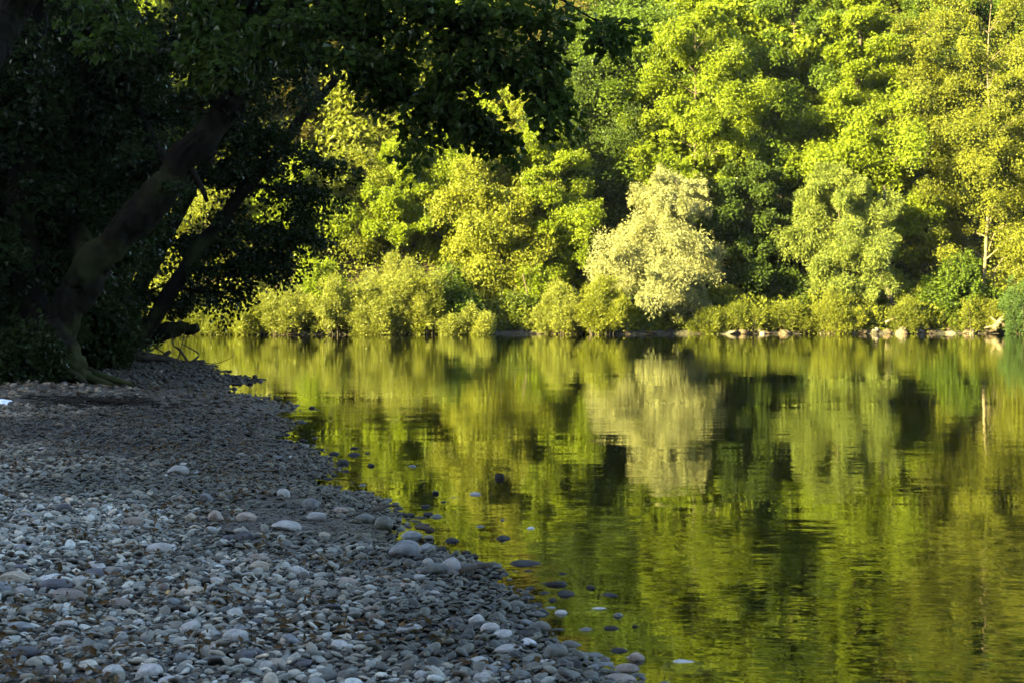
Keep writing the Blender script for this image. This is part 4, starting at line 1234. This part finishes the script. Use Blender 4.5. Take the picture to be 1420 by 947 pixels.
near_tree("leaning_tree", "straighter thin stem rising between the two leaning trunks", "tree",
    [(165, 474), (190, 412), (225, 335), (268, 262), (300, 195), (330, 120)], 32, .20, .09,
    [([(225, 335), (270, 330), (320, 300)], .05, .02, 1.1), ([(268, 262), (320, 240), (365, 225)], .05, .02, 1.2), ([(225, 335), (180, 300, 31), (140, 290, 30)], .06, .02, 1.2),
     ([(190, 412), (140, 390, 31), (100, 380, 30)], .06, .02, 1.3), ([(300, 195), (260, 150, 31), (220, 120, 30)], .05, .02, 1.2), ([(330, 120), (340, 40, 30), (350, -60, 30)], .06, .03, 1.0),
     ([(190, 412), (230, 395), (262, 380)], .03, .012, .8)],
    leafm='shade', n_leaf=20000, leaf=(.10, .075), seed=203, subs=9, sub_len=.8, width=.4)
near_tree("low_log", "thick dark log reaching low over the water from the left bank", "log",
    [(110, 470), (165, 474), (205, 466), (238, 458), (272, 455)], 31.5, .30, .10,
    [([(215, 463), (235, 452), (262, 450)], .08, .04, .2)], n_leaf=300, leaf=(.09, .07), seed=204)

# more of the dark wood behind: upright trees standing farther back on the left bank
WOOD = [(30, 25.5, -140, 205, "dark upright tree at the left edge behind the thick leaning trunk"), (-70, 23.5, -120, 206, "dark tree outside the left edge whose boughs close the corner"),
        (70, 29, -120, 207, "dark tree standing right behind the thick leaning trunk"), (20, 33, -60, 208, "dark tree deep in the left wood"), (105, 35, -20, 209, "dark tree behind the straighter thin stem"),
        (40, 39, 40, 210, "farthest dark tree of the left wood"), (-60, 30, -100, 211, "dark tree deep in the left wood beyond the picture's edge")]
RAD = [2.2, 2.6, 1.5, 2.0, 1.1, 1.5, 2.8]
for k, (px, y, ptop, sd, lab) in enumerate(WOOD):
    x = at_y(px, 450, y)[0]; gz_ = float(height(x, y)); top = at_y(px, ptop, y)[2]
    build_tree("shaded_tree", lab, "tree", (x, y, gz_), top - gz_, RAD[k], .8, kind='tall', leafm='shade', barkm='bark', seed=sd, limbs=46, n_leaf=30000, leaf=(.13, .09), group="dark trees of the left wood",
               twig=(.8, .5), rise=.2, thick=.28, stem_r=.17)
for k, (px, y, w, h, lab) in enumerate([(12, 20.5, 1.2, .9, "low dark bush at the left edge beside the gnarled foot"), (138, 27, 1.3, 1.1, "dark bush behind the gnarled foot"), (150, 34, 1.2, 1.0, "dark bush at the root of the low log"),
                                       (-10, 26, 3, 2.4, "tall dark bush at the left edge behind the thick trunk"), (72, 33, 2.6, 2.2, "dark thicket between trunk and log"), (90, 40, 3, 2.4, "far dark thicket on the left bank")]):
    x = at_y(px, 450, y)[0]
    build_shrub("shaded_bush", lab, "bush", (x, y, float(height(x, y))), w, h, leafm='shade', seed=230 + k, n_leaf=14000, leaf=(.10, .07), fine=False, group="dark bushes of the left bank")

# ------------------------------------------------------------------ the alder whose branches hang over the picture's top
near_tree("alder_tree", "alder with leafy branches hanging into view from above, trunk at the upper left corner", "tree",
    [(-120, 700, 13.5), (-90, 400, 14), (-40, 130, 14.5), (10, 30, 15), (70, -60, 15)], 14, .22, .13,
    [([(70, -60, 15), (250, -80, 14.5), (420, -40, 14), (520, 95, 13.8), (556, 122, 13.8), (600, 143, 13.7), (655, 168, 13.6), (700, 196, 13.6)], .06, .008, 1.0),
     ([(420, -40, 14), (500, -10, 13.9), (540, 30, 13.8), (556, 75, 13.7)], .02, .006, 1.3), ([(420, -40, 14), (470, 0, 13.9), (505, 45, 13.8), (520, 90, 13.7)], .02, .006, 1.1),
     ([(520, 95, 13.8), (552, 140, 13.8), (570, 170, 13.7), (590, 190, 13.7), (604, 196, 13.7)], .016, .004, .55),
     ([(420, -40, 14), (520, -20, 13.6), (600, 20, 13.4), (660, 55, 13.3), (705, 95, 13.2)], .04, .008, 1.5),
     ([(420, -40, 14), (560, -60, 13.8), (680, -30, 13.6), (730, 40, 13.5), (752, 95, 13.4), (766, 160, 13.3)], .04, .006, 1.1),
     ([(680, -30, 13.6), (760, -10, 13.4), (810, 20, 13.3), (838, 34, 13.3)], .02, .005, 1.1),
     ([(420, -40, 14), (450, 20, 13.6), (480, 60, 13.4), (500, 80, 13.4)], .03, .01, 1.5), ([(420, -40, 14), (400, 20, 13.8), (370, 60, 13.6), (330, 90, 13.5)], .03, .01, 1.5),
     ([(250, -80, 14.5), (280, 0, 14), (300, 50, 13.8), (310, 90, 13.6)], .03, .01, 1.5), ([(600, 20, 13.4), (650, 10, 13.2), (720, 20, 13.1)], .02, .008, 1.6),
     ([(560, -60, 13.8), (580, 20, 13.4), (620, 75, 13.3), (640, 115, 13.3), (660, 150, 13.3)], .02, .006, 1.0), ([(70, -60, 15), (110, -20, 14.5), (150, 20, 14.2), (170, 50, 14)], .04, .01, 1.0)],
    n_leaf=12000, leaf=(.085, .062), seed=301, subs=13, sub_len=.36, width=.15, droop=.35)

# fallen branch on the gravel spit
yl = 30.5
def gp(px, py, up=0.0, y=yl):
    p = np.array(at_y(px, py, y)); return p + np.array([0, 0, up])
stick("fallen_branch", "fallen driftwood branch with upturned twigs lying across the tip of the gravel", "driftwood",
      [([gp(160, 492), gp(195, 494), (gp(225, 497)), gp(252, 504), gp(284, 503)], .12, .07),
       ([gp(225, 497), gp(232, 490), gp(236, 487)], .06, .04), ([gp(262, 504), gp(250, 486), gp(240, 478), gp(238, 462)], .03, .008), ([gp(262, 504), gp(276, 492), gp(262, 482), gp(250, 476)], .025, .008),
       ([gp(270, 503), gp(285, 512), gp(300, 514)], .05, .012), ([gp(270, 504), gp(288, 508), (gp(304, 506))], .03, .008), ([gp(246, 500), gp(252, 480), gp(256, 462), gp(255, 448)], .014, .004),
       ([gp(232, 492), gp(222, 486), gp(214, 480)], .02, .008), ([gp(284, 503), gp(300, 504), (gp(318, 497)), gp(326, 490)], .012, .003)], M['drift'])

# dark band of flood litter on the gravel
def litter():
    rng = np.random.default_rng(88)
    geo = Geo()
    for k in range(420):
        px = rng.normal(140, 42); py = 559 + rng.normal(0, 1.0 + 6.5 * vnoise(px / 14, 0, 5) ** 1.5) + (px - 130) * .02
        p = on_ground(px, py)
        d = np.array([rng.normal(0, 1), rng.normal(0, .6), rng.normal(0, .15)]); d = nrm(d) * rng.uniform(.03, .13)
        b = np.array([p[0], p[1], p[2] + rng.uniform(.015, .05)])
        tube(geo, [b - d, b + rng.normal(0, .01, 3), b + d], [.006, .009, .005], 4, 0, None, False)
    o = geo.obj("flood_litter", M['litter_wood']); o["kind"] = "stuff"
M['litter_wood'] = bark_mat("wet_litter", (.008, .007, .006), (.03, .025, .02), 8, .4)
litter()

# dead leaves and twig bits caught between the stones
def dead_leaves():
    rng = np.random.default_rng(123)
    n = 9000
    y = 4.5 + 20 * rng.random(n) ** 1.5; x = rng.uniform(-1, 1, n) * 0
    x = shore_x(y) - rng.uniform(.15, 1, n) * (y * .38 + shore_x(y))
    k = (vnoise(x * 2.1, y * 2.1, 51) > .56) | ((y > 17) & (rng.random(n) < .8))
    x, y = x[k], y[k]; n = len(x)
    z = height(x, y) + rng.uniform(.012, .035, n)
    geo = Geo()
    leaf_cloud(geo, rng, np.stack([x, y, z], -1), rng.normal(0, 1, (n, 3)) * (1, 1, .35), rng.normal(0, .5, (n, 3)) + (0, 0, 1), rng.uniform(.02, .06, n), rng.uniform(.008, .03, n))
    o = geo.obj("dead_leaves", M['litter']); o["kind"] = "stuff"
dead_leaves()

# pale scrap at the left edge
def scrap():
    p = on_ground(3, 567)
    rng = np.random.default_rng(4)
    n = 9; X, Y = np.meshgrid(np.linspace(-.14, .10, n), np.linspace(-.12, .12, n))
    Z = .05 + .05 * np.cos(X * 9) * np.cos(Y * 11) + rng.normal(0, .008, X.shape)
    v = np.stack([X, Y, Z], -1).reshape(-1, 3)
    i = np.arange(n - 1)[:, None] * n; j = np.arange(n - 1)[None]
    f = np.stack([i + j, i + j + 1, i + n + j + 1, i + n + j], -1).reshape(-1, 4)
    q = Geo(); q.add(v, f)
    m, N, L = new_mat("pale_cloth"); out = N.new("ShaderNodeOutputMaterial"); b = N.new("ShaderNodeBsdfPrincipled")
    c = ramp(N, L, noise(N, L, 20, 3), [(.3, (.55, .6, .72)), (.7, (.75, .78, .85))]); L.new(c, b.inputs["Base Color"]); L.new(b.outputs[0], out.inputs[0])
    o = q.obj("pale_scrap", m, None, True); o.location = (p[0], p[1], p[2] + .01)
    tag(o, "small pale bluish crumpled scrap lying at the left edge of the gravel", "scrap")
scrap()

# sticks on the waterline
P_ = lambda px, py, up=.02: np.array([*on_ground(px, py)[:2], max(on_ground(px, py)[2], 0) + up])
stick("stick", "dark flat stick beside the smooth bluish boulder at the waterline", "stick", [([P_(578, 744, .04), P_(590, 746, .04), P_(601, 747, .03)], .018, .016)], M['drift'])
stick("stick", "grey stick lying across stones at the tip of the waterline", "stick", [([P_(640, 806, .05), P_(660, 802, .06), P_(681, 800, .06)], .016, .012)], M['drift'])
stick("stick", "thin grey stick on the gravel behind the mossy waterline boulders", "stick", [([P_(518, 716, .04), P_(540, 712, .05), P_(553, 712, .04)], .012, .008)], M['drift'])

# ------------------------------------------------------------------ thin evening haze in the valley air
def haze():
    g = Geo()
    x0, x1, y0, y1, z0, z1 = -330, 330, -170, 410, -3.0, 210.0
    v = [(x, y, z) for z in (z0, z1) for y in (y0, y1) for x in (x0, x1)]
    g.add(v, [[0, 2, 3, 1], [4, 5, 7, 6], [0, 1, 5, 4], [2, 6, 7, 3], [0, 4, 6, 2], [1, 3, 7, 5]])
    m, N, L = new_mat("valley_haze"); out = N.new("ShaderNodeOutputMaterial")
    pv = N.new("ShaderNodeVolumePrincipled")
    pv.inputs["Color"].default_value = (.92, .92, .88, 1); pv.inputs["Density"].default_value = HAZE; pv.inputs["Anisotropy"].default_value = .3
    L.new(pv.outputs[0], out.inputs["Volume"])
    o = g.obj("haze", m); o["kind"] = "stuff"
HAZE = .00013
haze()
